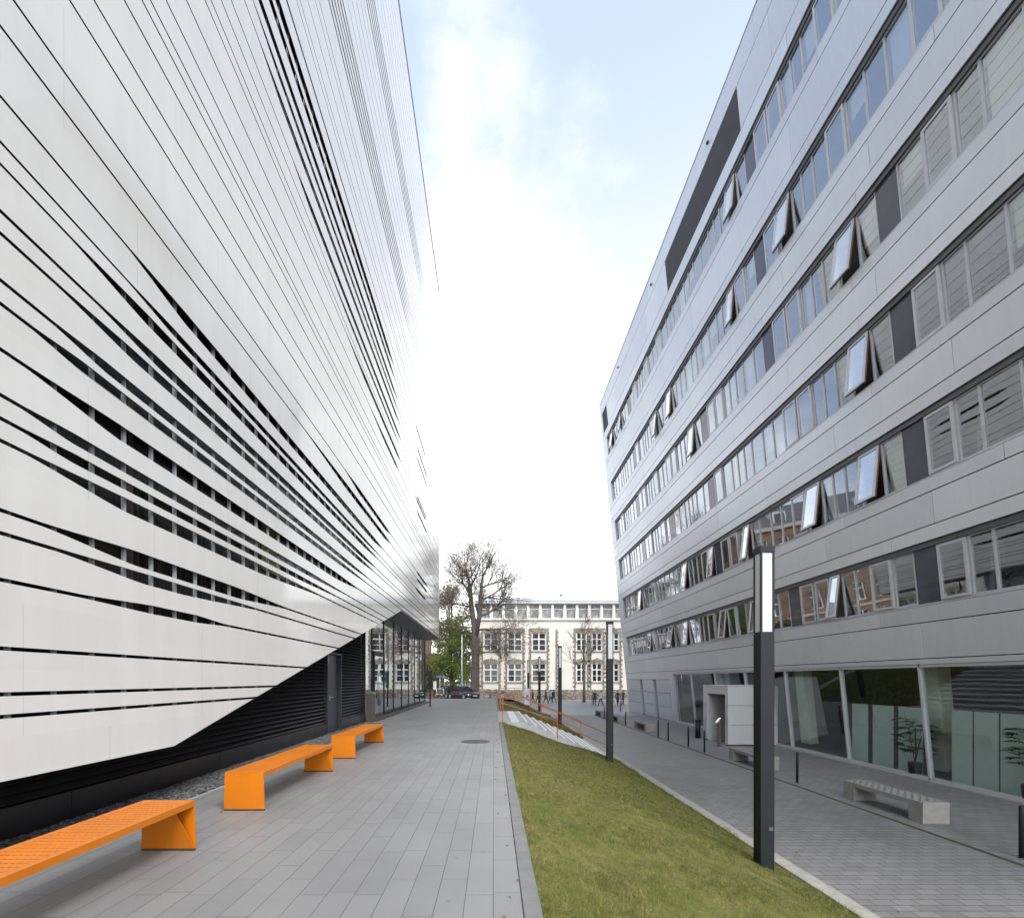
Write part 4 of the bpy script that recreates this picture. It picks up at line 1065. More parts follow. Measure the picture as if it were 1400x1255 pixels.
# ================================================================ ORANGE RAILINGS
def railing(y, label, xs_posts, x0, x1, mid=True, zf=znose, zt=ztread, extra=False):
    r = empty('railing', (x0, y, 0)); tag(r, label, 'railing', 'orange tube railings')
    pts = [(x0, y, zf(x0) + .9)]
    for x in lin(x0, x1, 40)[1:]: pts.append((x, y, zf(x) + .9))
    def simp(dz):
        ks = [x0, min(max(1.15, x0 + .01), x1), x1]; return [(k, y, zf(k + (.15 if k > 1.2 else 0)) + dz) for k in ks]
    m = MB(); m.tube(simp(.90), .018, 8); m.build('top_rail', M['orange_dull'], r)
    m = MB(); m.tube(simp(.47), .012, 8); m.build('mid_rail', M['orange_dull'], r)
    for x in xs_posts:
        m = MB(); m.box((x - .018, y - .018, zt(x) - .02), (x + .018, y + .018, zf(x + (.15 if x > 1.2 else 0)) + .89)); m.build('post', M['orange_dull'], r)
    return r
railing(18.42, 'orange tube railing along the near side of the concrete steps', (.36, 2.44, 4.42), .36, 4.42)
railing(24.45, 'orange tube railing along the far side of the concrete steps', (.36, 2.44, 4.42), .36, 4.42)
zb2 = lambda x: zbank(x, 33) + .10
# low sloping concrete strip across the far bank, with its own railing
m = MB()
for a, b in zip(lin(.36, 4.6, 12), lin(.36, 4.6, 12)[1:]):
    m.hexa([(a, 33.0, zb2(a) - .5), (b, 33.0, zb2(b) - .5), (b, 33.45, zb2(b) - .5), (a, 33.45, zb2(a) - .5), (a, 33.0, zb2(a)), (b, 33.0, zb2(b)), (b, 33.45, zb2(b)), (a, 33.45, zb2(a))])
tag(m.build('retaining_strip', M['kerb_light']), 'pale concrete strip running down the grass bank beyond the steps', 'retaining wall')
r = railing(38.9, 'short orange railing with three bars across the far end of the grass bank', (.4, 1.7, 3.0), .4, 3.0, zf=lambda x: .02 if x < 1.2 else .02, zt=lambda x: zbank(x, 38.9) - .02)
m = MB(); m.tube([(.4, 38.9, .18), (3.0, 38.9, .18)], .015, 8); m.build('low_rail', M['orange_dull'], r)

# ================================================================ BOLLARDS, BIN, POSTS
def bollard():
    r = empty('bollard'); m = MB(); m.tube([(0, 0, -.1), (0, 0, .86), (0, 0, .885), (0, 0, .89)], [.036, .036, .030, .012], 14); m.build('post', M['anthracite'], r)
    m = MB(); m.tube([(0, 0, 0), (0, 0, .012)], .052, 14); m.build('base_ring', M['iron'], r); return r
bo = bollard(); bl_ = ['slim dark bollard at the right edge of the picture', 'slim bollard between the two nearest concrete benches, right of the nearest lamp post', 'slim bollard directly left of the grey porch opening', 'slim bollard in front of the shop windows, third from the porch opening', 'slim bollard of a close pair in front of the corner glass, the right one', 'slim bollard of a close pair in front of the corner glass, the left one', 'slim bollard right beside the concrete bench right of the second lamp post', 'slim bollard left of the second nearest lamp post', 'thin distant bollard near the group of people at right', 'thin distant bollard behind the farthest concrete bench']
bl_[3] = 'slim bollard standing alone midway between the porch and the close pair of bollards'
for i, (x, y) in enumerate(((8.88, 8.13), (8.86, 14.1), (8.73, 20.0), (8.75, 21.7), (8.64, 23.9), (8.66, 25.4), (8.7, 31.8), (8.5, 37.0), (12.0, 45.6), (11.3, 47.5))):
    o = bo if i == 0 else copy_tree(bo); o.location = (x, y, ST + .002); tag(o, bl_[i], 'bollard', 'slim bollards along the street')
r = empty('litter_bin', (10.55, 24.9, ST)); tag(r, 'dark round litter bin left of the grey porch', 'litter bin')
m = MB(); m.tube([(10.55, 24.95, ST + .02), (10.55, 24.95, ST + .84)], .13, 20); m.build('body', M['anthracite'], r)
m = MB(); m.tube([(10.55, 24.95, ST + .845), (10.55, 24.95, ST + .93), (10.55, 24.95, ST + .95)], [.14, .14, .08], 20); m.build('lid', M['anthracite'], r)
m = MB(); m.tube([(10.55, 24.95, ST), (10.55, 24.95, ST + .018)], .10, 16); m.build('base', M['iron'], r)
r = empty('intercom_post', (10.15, 21.75, ST)); tag(r, 'grey metal intercom post with a slanted bright panel before the porch', 'intercom post')
m = MB(); m.box((10.10, 21.68, ST), (10.20, 21.82, ST + 1.04)); m.build('post', M['bronze'], r, bevel=.005)
m = MB(); m.hexa([(9.99, 21.66, ST + 1.02), (10.09, 21.66, ST + 1.06), (10.09, 21.84, ST + 1.06), (9.99, 21.84, ST + 1.02), (10.02, 21.66, ST + 1.10), (10.20, 21.66, ST + 1.29), (10.20, 21.84, ST + 1.29), (10.02, 21.84, ST + 1.10)]); m.build('panel', M['steel'], r)
r = empty('door_panel_post', (-4.78, 18.4, 0)); tag(r, 'brown grey metal post with slanted steel top between louvres and glass lobby', 'intercom post')
m = MB(); m.box((-4.79, 18.22, 0), (-4.55, 18.62, 1.06)); m.build('post', M['bronze'], r, bevel=.006)
m = MB(); m.hexa([(-4.79, 18.21, 1.062), (-4.52, 18.21, 1.062), (-4.52, 18.63, 1.062), (-4.79, 18.63, 1.062), (-4.79, 18.21, 1.20), (-4.52, 18.21, 1.10), (-4.52, 18.63, 1.10), (-4.79, 18.63, 1.20)]); m.build('panel', M['steel'], r)
r = empty('sign_post', (-3.74, 28.6, 0)); tag(r, 'slim black sign post with a tall dark panel near the lobby corner', 'sign')
m = MB(); m.tube([(-3.74, 28.6, 0), (-3.74, 28.6, 2.1)], .038, 12); m.tube([(-3.74, 28.6, 0), (-3.74, 28.6, .015)], .09, 14); m.build('post', M['anthracite'], r)
m = MB(); m.box((-3.85, 28.52, 1.12), (-3.62, 28.555, 2.12)); m.build('panel', M['anthracite'], r, bevel=.004)
# manhole cover
r = empty('manhole_cover', (-.46, 12.55, 0)); tag(r, 'round cast iron manhole cover in the granite walk', 'manhole cover')
m = MB(); cxm, cym, rm = -.46, 12.5, .38
ring = lambda q, z: [(cxm + q * math.cos(2 * math.pi * k / 40), cym + q * math.sin(2 * math.pi * k / 40), z) for k in range(40)]
m.loft([ring(rm, .0015), ring(rm, .008), ring(rm - .05, .008), ring(rm - .055, .003)], caps=False); m.build('frame_ring', M['iron'], r)
m = MB(); m.loft([ring(rm - .06, .001), ring(rm - .06, .007)], caps=True)
for k in range(-5, 6):
    w = math.sqrt(max(0, (rm - .08) ** 2 - (k * .055) ** 2)); m.box((cxm - w, cym + k * .055 - .012, .0072), (cxm + w, cym + k * .055 + .012, .011))
m.build('lid', M['iron'], r)

# ================================================================ POTTED PLANTS behind the shop glass
def pot_plant(x, y, seed, label):
    r = empty('potted_plant', (x, y, ST + .03)); tag(r, label, 'plant', 'potted plants behind the shop glass'); rr = random.Random(seed); z0 = ST + .032
    m = MB(); m.tube([(x, y, z0), (x, y, z0 + .4), (x, y, z0 + .42)], [.15, .19, .17], 18); m.build('pot', M['anthracite'], r)
    m = MB()
    for k in range(6):
        a = rr.uniform(0, 6.28); m.tube([(x, y, z0 + .38), (x + .10 * math.cos(a), y + .1 * math.sin(a), z0 + .9), (x + .16 * math.cos(a), y + .16 * math.sin(a), z0 + 1.0 + .55 * rr.random())], .011, 6)
    m.build('stem', M['wood'], r)
    m = MB()
    for k in range(44):
        a, hz = rr.uniform(0, 6.28), rr.uniform(.75, 1.75); c = Vector((x + .18 * math.cos(a) * rr.random(), y + .18 * math.sin(a) * rr.random(), z0 + hz))
        out = Vector((math.cos(a), math.sin(a), rr.uniform(-.1, .5))).normalized(); pal = c + out * .22
        for j in range(8):
            an = (j - 3.5) * .33; sd = out.cross(Vector((0, 0, 1))).normalized(); d = (out * math.cos(an) + sd * math.sin(an)).normalized(); s = d.cross(Vector((0, 0, 1))).normalized() * .03
            tip = pal + d * rr.uniform(.22, .34) + Vector((0, 0, -.07)); mid = pal + d * .13
            m.poly([pal, mid + s, tip, mid - s])
    m.build('foliage', simple('dark_palm_leaf', (.018, .04, .016), .45), r, fix=False)
pot_plant(13.08, 15.0, 1, 'dark fan leaved plant behind the glass, in front of the green screens')
pot_plant(13.08, 11.75, 2, 'dark fan leaved plant behind the glass at the right edge')

# ================================================================ TREES
def bark(name, c): return simple(name, c, .9, var=.3, scale=4, bump=.02, bscale=25)
M['bark'] = bark('brown_bark', (.12, .098, .082)); M['bark_pale'] = bark('grey_bark', (.11, .095, .08))
def leafmat(name, stops):
    t = NT(name); g = t.add('ShaderNodeNewGeometry'); n = t.noise(t.pos(), .55, 4, .6)
    c = t.mix(.5, t.ramp(g.outputs['Random Per Island'], stops), t.ramp(n, stops))
    b = t.bsdf(c, .65, 0, spec=.25)
    tr = t.add('ShaderNodeBsdfTranslucent'); t.l.new(c, tr.inputs[0]); mx = t.add('ShaderNodeMixShader'); mx.inputs[0].default_value = .3
    t.l.new(b.outputs[0], mx.inputs[1]); t.l.new(tr.outputs[0], mx.inputs[2]); t.l.new(mx.outputs[0], t.out.inputs['Surface']); return t.mat
M['leaf_brown'] = leafmat('brown_bud_leaves', [(.2, (.17, .135, .11)), (.8, (.33, .27, .225))])
M['leaf_green'] = leafmat('spring_green_leaves', [(.2, (.12, .165, .035)), (.55, (.24, .29, .075)), (.9, (.40, .43, .14))])
M['leaf_olive'] = leafmat('olive_leaves', [(.2, (.15, .16, .06)), (.55, (.24, .235, .10)), (.9, (.36, .33, .18))])
M['leaf_dark'] = leafmat('dark_shrub_leaves', [(.2, (.03, .045, .012)), (.8, (.085, .10, .03))])
def tree(name, label, base, group, seed, trunk_pts, trunk_r, limbs, depth, leaf=None, leaf_n=0, leaf_s=.12, twig_n=3, bark_m=None, len0=3.5, shrink=.68, droop=.0, up=.25, spread=(.5, 1.05)):
    r = empty(name, base); tag(r, label, 'tree', group); rr = random.Random(seed)
    T, L = MB(), MB(); base = Vector(base)
    def leaves(c, n, s, rad):
        for _ in range(n):
            q = c + Vector((rr.gauss(0, rad), rr.gauss(0, rad), rr.gauss(0, rad))); a = Vector((rr.gauss(0, 1), rr.gauss(0, 1), rr.gauss(0, 1))).normalized(); b = a.orthogonal().normalized(); k = s * rr.uniform(.6, 1.3)
            L.poly([q - a * k, q + b * k * .55, q + a * k, q - b * k * .55])
    def grow(p, d, ln, rad, lv):
        n = 4 if lv < depth else 3; pts = [p]; rs = [rad]; q = p.copy(); dd = d.copy()
        for i in range(n):
            dd = (dd + Vector((rr.gauss(0, .17), rr.gauss(0, .17), rr.gauss(0, .12) + up * .22 - droop * lv * .05))).normalized(); q = q + dd * ln / n
            pts.append(q.copy()); rs.append(max(.006, rad * (1 - .62 * (i + 1) / n)))
        T.tube(pts, rs, 7 if lv < 2 else (5 if lv < 3 else 3), caps=False)
        if lv >= depth:
            for _ in range(twig_n):
                t0 = pts[rr.randint(1, n)]; e = (dd + Vector((rr.gauss(0, .7), rr.gauss(0, .7), rr.gauss(0, .5)))).normalized(); T.tube([t0, t0 + e * ln * .5], [max(.006, rad * .35), .004], 3, caps=False)
            if leaf: leaves(q, leaf_n, leaf_s, ln * .30); leaves(pts[-2], leaf_n // 2, leaf_s, ln * .3)
            return
        for i in range(1, n + 1):
            for _ in range(2 if i < n else 2):
                if i < n and rr.random() < .22: continue
                sd = Vector((rr.gauss(0, 1), rr.gauss(0, 1), rr.gauss(0, .7))); sd = (sd - dd * sd.dot(dd)).normalized(); an = rr.uniform(*spread)
                grow(pts[i], (dd * math.cos(an) + sd * math.sin(an)).normalized(), ln * shrink * rr.uniform(.75, 1.15), max(.007, rs[i] * .72), lv + 1)
    for tp, tr_ in zip(trunk_pts, trunk_r):
        T.tube([base + Vector(q) for q in tp], tr_, 12)
    for (p, d, ln, rad) in limbs: grow(base + Vector(p), Vector(d).normalized(), ln, rad, 1)
    T.build('trunk', bark_m or M['bark'], r, fix=False)
    if L.f: L.build('crown', leaf, r, fix=False)
    return r
# the big, almost leafless tree
tree('big_tree', 'big old tree with a thick dark trunk and almost bare twiggy crown', (-2.2, 56.0, -.60), 'trees by the road', 21,
     [[(0, 0, -.3), (.03, 0, .6), (.08, 0, 3.5), (.12, .05, 6.5), (.02, .1, 8.2), (-.35, .15, 10.8), (-.5, .2, 13.2)], [(.14, 0, 7.2), (.55, -.05, 9.4), (.75, -.1, 11.6), (.85, -.1, 13.4)]],
     [[.62, .50, .46, .43, .34, .28, .20], [.30, .27, .22, .16]],
     [((-.5, .2, 13.2), (-.35, .2, 1), 3.4, .14), ((-.5, .2, 12.8), (.3, -.2, 1), 3.2, .12), ((.85, -.1, 13.3), (.45, .1, 1), 3.6, .13), ((.85, -.1, 12.8), (1, .2, .5), 3.2, .11),
      ((-.42, .15, 11.8), (-1, .1, .75), 3.4, .12), ((-.35, .15, 10.6), (-1, -.2, .25), 3.2, .11), ((.6, 0, 9.6), (1, .1, .22), 3.9, .14), ((.75, 0, 11.4), (1, -.5, .4), 3.5, .12),
      ((.3, 0, 8.0), (1, .2, .1), 3.6, .11), ((.05, .1, 8.3), (-1, .3, .1), 2.8, .10), ((.15, 0, 6.0), (1, -.3, -.05), 3.2, .09), ((.1, 0, 5.2), (.9, -.5, .0), 2.6, .07), ((.6, 0, 10.2), (.2, 1, .3), 3.2, .11), ((-.4, .1, 11.2), (-.1, -1, .4), 3.0, .11)],
     4, M['leaf_brown'], 2, .07, 2, None, shrink=.66, spread=(.45, 1.1))
# young bare street tree
tree('young_tree', 'slender leafless young street tree in front of the school windows at right', (12.0, 64.0, ST), 'trees by the road', 5,
     [[(0, 0, -.1), (.02, 0, 2.5), (-.05, 0, 4.6), (.0, 0, 7.5), (.08, 0, 9.6)]], [[.20, .16, .14, .09, .04]],
     [((-.04, 0, 4.3), (-.8, .1, .8), 3.0, .055), ((-.05, 0, 4.6), (.55, .1, 1), 3.2, .06), ((-.05, 0, 5.0), (-.5, -.4, .9), 2.9, .05), ((-.03, 0, 5.6), (.7, -.2, .8), 2.6, .05), ((-.02, 0, 6.3), (-.7, .2, .7), 2.4, .045), ((0, 0, 6.9), (.5, .3, 1), 2.3, .04), ((0, 0, 7.6), (-.4, 0, 1), 2.2, .04), ((.03, 0, 8.4), (.4, -.1, 1), 1.9, .035), ((.06, 0, 9.3), (.1, 0, 1), 2.0, .035)],
     3, M['leaf_olive'], 1, .05, 2, M['bark_pale'], shrink=.6, spread=(.3, .7), up=.5)
# green trees at the left
def leafy(name, label, base, seed, H, Rx, Ry, n, s, mat_, z0, group, trunk_h, tr, clumps=22):
    r = empty(name, base); tag(r, label, 'tree', group); rr = random.Random(seed); T, L = MB(), MB(); b = Vector(base)
    T.tube([b + Vector((0, 0, -.2)), b + Vector((.05, 0, trunk_h * .5)), b + Vector((-.05, .05, trunk_h)), b + Vector((.05, 0, H * .8))], [tr, tr * .8, tr * .6, tr * .15], 8)
    cs = []
    for k in range(clumps):
        while True:
            q = Vector((rr.uniform(-1, 1), rr.uniform(-1, 1), rr.uniform(-1, 1)))
            if q.length < 1: break
        zz = z0 + (H - z0) * (q.z * .5 + .5); w = math.sqrt(max(.05, 1 - (q.z * .9) ** 2))
        c = b + Vector((q.x * Rx * w, q.y * Ry * w, zz)); cs.append((c, rr.uniform(.55, 1.15)))
        T.tube([b + Vector((0, 0, min(zz * .75, trunk_h * 1.2))), (b + Vector((0, 0, zz * .85)) + c) / 2, c], [tr * .3, tr * .2, .015], 5, caps=False)
    for c, w in cs:
        for _ in range(int(n * w / clumps)):
            d = Vector((rr.gauss(0, 1), rr.gauss(0, 1), rr.gauss(0, .8))).normalized() * (rr.random() ** .4) * w * min(Rx, 2.2) * .62
            q = c + d; a = Vector((rr.gauss(0, 1), rr.gauss(0, 1), rr.gauss(0, 1))).normalized(); e = a.orthogonal().normalized(); k = s * rr.uniform(.6, 1.3)
            L.poly([q - a * k, q + e * k * .6, q + a * k, q - e * k * .6])
    T.build('trunk', M['bark'], r, fix=False); L.build('crown', mat_, r, fix=False); return r
leafy('green_tree', 'dense spring green tree beside the trunk of the big tree', (-4.9, 60.5, -.65), 3, 10.0, 2.9, 2.2, 15000, .13, M['leaf_green'], .9, 'trees by the road', 2.2, .22, 34)
leafy('olive_tree', 'taller loose olive brown tree rising behind the green tree', (-5.6, 64.0, -.7), 4, 15.0, 3.3, 2.6, 7500, .13, M['leaf_olive'], 5.5, 'trees by the road', 5.0, .26, 30)
leafy('shrub_tree', 'dark low shrub tree behind the sign at far left', (-9.4, 58.5, -.6), 8, 5.2, 2.4, 1.6, 4200, .12, M['leaf_dark'], .5, 'trees by the road', 1.2, .12, 18)
m = MB(); rr = random.Random(3)
for _ in range(3200):
    x, y = rr.uniform(-13, -3.2), rr.uniform(55.5, 57.5); h = rr.uniform(.05, .16); a = rr.uniform(0, 6.28); z = zroad(x, y); m.poly([(x - .03 * math.cos(a), y - .03 * math.sin(a), z), (x + .03 * math.cos(a), y + .03 * math.sin(a), z), (x + rr.uniform(-.06, .06), y + rr.uniform(-.06, .06), z + h)])
struct(m.build('grass', M['blades'], fix=False), 'stuff', 'narrow green verge beside the far road', 'grass')
# flag pole
r = empty('flag_pole', (-3.6, 55.5, -.58)); tag(r, 'tall thin white pole rising in front of the green tree', 'pole')
m = MB(); m.tube([(-3.6, 55.5, -.6), (-3.6, 55.5, 6.6)], [.09, .055], 12); m.build('mast', simple('white_pole_paint', (.62, .63, .62), .45), r)
m = MB(); m.tube([(-3.6, 55.5, 6.6), (-3.6, 55.5, 6.68), (-3.6, 55.5, 6.74)], [.06, .08, .02], 10); m.build('mast_top', M['steel'], r)

# ================================================================ CARS
def car(label, loc, heading, paint, seed, hatch=True, name='parked_car'):
    r = empty(name); tag(r, label, 'car', 'cars parked by the road')
    # length along +x (front = +x), 4.4 x 1.8 x 1.45
    secs = [(-2.18, .55, .42, .72), (-2.10, .74, .30, .92), (-1.7, .86, .24, .98), (-.9, .89, .22, .96), (.3, .89, .22, .93), (1.2, .87, .22, .88), (1.75, .82, .24, .80), (2.08, .72, .28, .68), (2.18, .55, .36, .58)]
    m = MB(); rings = []
    for x, w, zb_, zt in secs:
        zm = (zb_ + zt) / 2
        rings.append([(x, -w * .86, zb_), (x, -w, zb_ + .12), (x, -w * 1.0, zm), (x, -w * .97, zt - .06), (x, -w * .86, zt), (x, 0, zt + .03), (x, w * .86, zt), (x, w * .97, zt - .06), (x, w, zm), (x, w, zb_ + .12), (x, w * .86, zb_), (x, 0, zb_)])
    m.loft(rings, 0)
    m.build('body', paint, r)
    rf = [(-2.0, .66, .95, .97), (-1.55, .70, .95, 1.30), (-.9, .70, .94, 1.43), (-.1, .69, .93, 1.45), (.45, .66, .92, 1.36), (1.25, .62, .88, .92)]
    m = MB(); rings = []
    for x, w, zb_, zt in rf: rings.append([(x, -w - .10, zb_), (x, -w, (zb_ + zt) / 2), (x, -w + .09, zt - .03), (x, -w + .2, zt), (x, w - .2, zt), (x, w - .09, zt - .03), (x, w, (zb_ + zt) / 2), (x, w + .10, zb_)])
    m.loft(rings, 0); m.build('window_glass', M['car_glass'], r)
    m = MB(); rings = []
    for x, w, zt in ((-1.5, .60, 1.325), (-.9, .62, 1.45), (-.1, .61, 1.47), (.38, .57, 1.392)): rings.append([(x, -w, zt - .02), (x, -w * .6, zt + .008), (x, w * .6, zt + .008), (x, w, zt - .02), (x, 0, zt - .03)])
    m.loft(rings, 0); m.build('roof', paint, r)
    for s in (-1, 1):
        m = MB()
        for xs_ in ((-.62, -.56), (-1.45, -1.36)):
            m.hexa([(xs_[0], s * .815, .95), (xs_[1], s * .815, .95), (xs_[1], s * .79, .95), (xs_[0], s * .79, .95), (xs_[0] + .05, s * .655, 1.40), (xs_[1] + .05, s * .655, 1.40), (xs_[1] + .05, s * .62, 1.40), (xs_[0] + .05, s * .62, 1.40)])
        m.build('pillar', paint, r)
        m = MB(); m.hexa([(1.86, s * .50, .60), (2.14, s * .46, .56), (2.02, s * .74, .56), (1.74, s * .80, .60), (1.80, s * .50, .72), (2.06, s * .46, .665), (1.96, s * .73, .665), (1.70, s * .79, .745)]); m.build('headlight', M['lampglass'], r)
        m = MB(); m.hexa([(-2.13, s * .55, .72), (-2.02, s * .80, .72), (-1.95, s * .83, .72), (-2.05, s * .55, .72), (-2.12, s * .55, .90), (-2.0, s * .80, .90), (-1.93, s * .82, .90), (-2.05, s * .55, .90)]); m.build('tail_light', M['redglass'], r)
        m = MB(); m.hexa([(.62, s * .84, .95), (.80, s * .84, .95), (.82, s * 1.02, .95), (.66, s * 1.02, .95), (.62, s * .84, 1.05), (.76, s * .84, 1.07), (.78, s * 1.02, 1.07), (.66, s * 1.02, 1.07)]); m.build('mirror', paint, r, bevel=.02)
        for x in (-1.32, 1.33):
            w = MB(); w.tube([(x, s * .66, .315), (x, s * .70, .315), (x, s * .88, .315), (x, s * .90, .315)], [.27, .315, .315, .28], 22); wo = w.build('wheel', M['tyre'], r)
            w = MB(); w.tube([(x, s * .89, .315), (x, s * .915, .315)], [.20, .19], 18)
            for k in range(5):
                a = 2 * math.pi * k / 5; w.box((x - .02, min(s * .915, s * .925), .315 - .02), (x + .02, max(s * .915, s * .925), .315 + .02)); 
            w.build('rim', M['steel'], wo)
    m = MB(); m.box((2.10, -.26, .40), (2.19, .26, .51)); m.build('number_plate', M['white_frame'], r)
    m = MB(); m.box((2.06, -.46, .535), (2.16, .46, .63)); m.build('grille', M['black_back'], r)
    r.location = loc; r.rotation_euler = (0, 0, heading); return r
M['car_black'] = NT('black_car_paint'); _t = M['car_black']; _t.bsdf(_t.ramp(_t.noise(_t.objc(), 1, 2), [(.3, (.006, .006, .008)), (.7, (.011, .011, .013))]), .15, 0, coat=1.0); M['car_black'] = _t.mat
_t = NT('dark_blue_car_paint'); _t.bsdf(_t.ramp(_t.noise(_t.objc(), 1, 2), [(.3, (.012, .018, .03)), (.7, (.018, .025, .04))]), .2, .2, coat=1.0); M['car_blue'] = _t.mat
M['car_glass'] = dark_glass('car_window_glass', (.012, .014, .015), .04); M['tyre'] = simple('tyre_rubber', (.02, .02, .02), .85); M['lampglass'] = simple('headlight_glass', (.7, .72, .74), .12, .3, obj=True); M['redglass'] = simple('tail_light_red', (.3, .02, .02), .2)
car('black car parked at an angle with its nose towards the viewer', (-3.25, 52.6, -.55), R(-52), M['car_black'], 1)
car('dark blue car half hidden behind the black car', (-5.3, 56.3, -.585), R(-58), M['car_blue'], 2)

# ================================================================ BICYCLES
M['bike_dark'] = simple('dark_bicycle_paint', (.03, .032, .036), .4); M['bike_grey'] = simple('grey_bicycle_paint', (.25, .27, .28), .4); M['bike_yellow'] = simple('yellow_bicycle_paint', (.55, .38, .04), .4); M['bike_red'] = simple('red_bicycle_paint', (.32, .05, .03), .4)
def bicycle(paint):
    r = empty('bicycle'); rad = .33
    for x in (-.52, .52):
        m = MB(); n = 26
        rings = []
        for k in range(n + 1):
            a = 2 * math.pi * k / n; c = Vector((x + rad * math.cos(a), 0, rad + .012 + rad * math.sin(a))); o_ = Vector((math.cos(a), 0, math.sin(a)))
            rings.append([c + o_ * .02, c + Vector((0, .018, 0)), c - o_ * .02, c - Vector((0, .018, 0))])
        m.loft(rings, caps=False)
        wo = m.build('wheel', M['tyre'], r)
        m = MB()
        for k in range(12):
            a = math.pi * 2 * k / 12; m.tube([(x, 0, rad + .012), (x + (rad - .02) * math.cos(a), 0, rad + .012 + (rad - .02) * math.sin(a))], .004, 3, caps=False)
        m.tube([(x, -.04, rad + .012), (x, .04, rad + .012)], .025, 8); m.build('spokes', M['steel'], wo)
    m = MB(); A, B, Cc, D_ = (-.52, 0, .34), (-.10, 0, .30), (-.24, 0, .80), (.36, 0, .78); E = (.52, 0, .34); Hh = (.33, 0, .90)
    for a, b in ((A, B), (A, Cc), (B, Cc), (B, D_), (Cc, D_), (Hh, E), (Cc, (-.28, 0, .93))): m.tube([a, b], .018, 6)
    m.build('frame', paint, r)
    m = MB(); m.tube([Hh, (.34, 0, 1.04)], .014, 6); m.tube([(.22, -.28, 1.06), (.34, -.12, 1.06), (.34, .12, 1.06), (.22, .28, 1.06)], .014, 6); m.build('handlebar', M['steel'], r)
    m = MB(); m.loft([[(-.42, -.07, .93), (-.42, .07, .93), (-.42, .06, .97), (-.42, -.06, .97)], [(-.28, -.07, .94), (-.28, .07, .94), (-.28, .05, .985), (-.28, -.05, .985)], [(-.14, -.02, .94), (-.14, .02, .94), (-.14, .015, .97), (-.14, -.015, .97)]]); m.build('saddle', M['tyre'], r)
    m = MB(); m.tube([(-.10, -.06, .30), (-.10, .06, .30)], .07, 12); m.tube([(-.10, .08, .30), (-.02, .08, .16)], .01, 5); m.tube([(-.10, -.08, .30), (-.18, -.08, .44)], .01, 5); m.build('crank', M['iron'], r)
    return r
protos = {k: bicycle(M['bike_' + k]) for k in ('dark', 'grey', 'yellow', 'red')}
used = set()
bikes = [('grey', -.15, 48.0, .05, 'grey bicycle leaning by the orange rack at the end of the walk'), ('dark', .55, 48.5, .25, 'dark bicycle beside the grey one near the orange rack'), ('dark', -4.55, 44.5, 1.2, 'dark bicycle parked left of the black car by the lobby corner'), ('red', -5.1, 45.6, 1.0, 'red bicycle parked by the lobby corner'),
         ('yellow', 2.55, 56.8, .1, 'yellow bicycle by the school wall beyond the short orange railing'), ('red', 1.5, 57.0, .15, 'red bicycle by the school wall beyond the short orange railing'),
         ('dark', 9.6, 68.9, .05, 'dark bicycle against the cream wall left of the young tree'), ('grey', 10.9, 68.9, .0, 'grey bicycle against the cream wall left of the young tree'), ('dark', 13.2, 68.8, .1, 'dark bicycle just right of the young tree trunk'), ('dark', 14.5, 68.9, -.05, 'dark bicycle under the middle of the right hand school windows'), ('grey', 16.0, 68.8, .0, 'grey bicycle under the right hand school windows'),
         ('dark', 7.7, 68.8, .05, 'dark bicycle against the stone base behind the walking group')]
for k, x, y, a, lab in bikes:
    o = protos[k] if k not in used else copy_tree(protos[k]); used.add(k)
    z = zroad(x, y) + (.125 if y > 66 else (.004 if x < 1.0 and y < 55 else 0))
    if y < 55 and x < 1.2: z = zup(y) + .003
    o.location = (x, y, z); o.rotation_euler = (0, 0, a); tag(o, lab, 'bicycle', 'parked bicycles')
def hoop(x, y, z, a, lab, paint, w=.8, h=.85):
    r = empty('bike_rack', (x, y, z)); tag(r, lab, 'bike rack', 'bicycle racks'); c, s = math.cos(a) * w / 2, math.sin(a) * w / 2
    m = MB(); m.tube([(x - c, y - s, z - .03), (x - c, y - s, z + h - .08), (x - c * .85, y - s * .85, z + h), (x + c * .85, y + s * .85, z + h), (x + c, y + s, z + h - .08), (x + c, y + s, z - .03)], .026, 8); m.build('hoop', paint, r)
    m = MB(); m.tube([(x - c, y - s, z + .4), (x + c, y + s, z + .4)], .016, 6); m.build('crossbar', paint, r)
hoop(-.85, 47.2, zup(47.2), .0, 'orange hoop shaped bicycle rack at the end of the walk', M['orange_dull'], 1.0, .95)
hoop(.1, 46.4, zup(46.4), .3, 'small orange bicycle rack beside the grey bicycle', M['orange_dull'])
for i, (x, y) in enumerate(((11.9, 58.0), (12.9, 57.6), (13.9, 57.2), (14.9, 56.4))): hoop(x, y, ST, 1.2, ['leftmost', 'second', 'third', 'rightmost'][i] + ' dark steel bicycle hoop on the street near the people at right', M['anthracite'], .7, .85)

# ================================================================ SIGNS
r = empty('street_sign', (-5.75, 50.2, -.4)); tag(r, 'blue street name sign on a thin pole left of the cars', 'sign')
m = MB(); m.tube([(-5.55, 50.2, -.5), (-5.55, 50.2, 2.05)], .035, 8); m.build('pole', M['steel'], r)
m = MB(); m.box((-5.9, 50.15, 1.80), (-5.2, 50.162, 2.02)); m.build('sign_plate', simple('blue_sign_enamel', (.09, .20, .42), .35), r)
r = empty('notice_board', (-5.6, 50.6, -.4)); tag(r, 'small white framed notice board below the blue street sign', 'sign')
m = MB(); 
for q in ((-5.98, -5.90, .05, .70), (-5.25, -5.17, .05, .70), (-5.90, -5.25, .05, .13), (-5.90, -5.25, .62, .70)): m.box((q[0], 50.55, q[2]), (q[1], 50.60, q[3]))
m.build('frame', M['white_frame'], r); m = MB(); m.box((-5.90, 50.565, .13), (-5.25, 50.585, .62)); m.build('board', M['int_dark'], r)
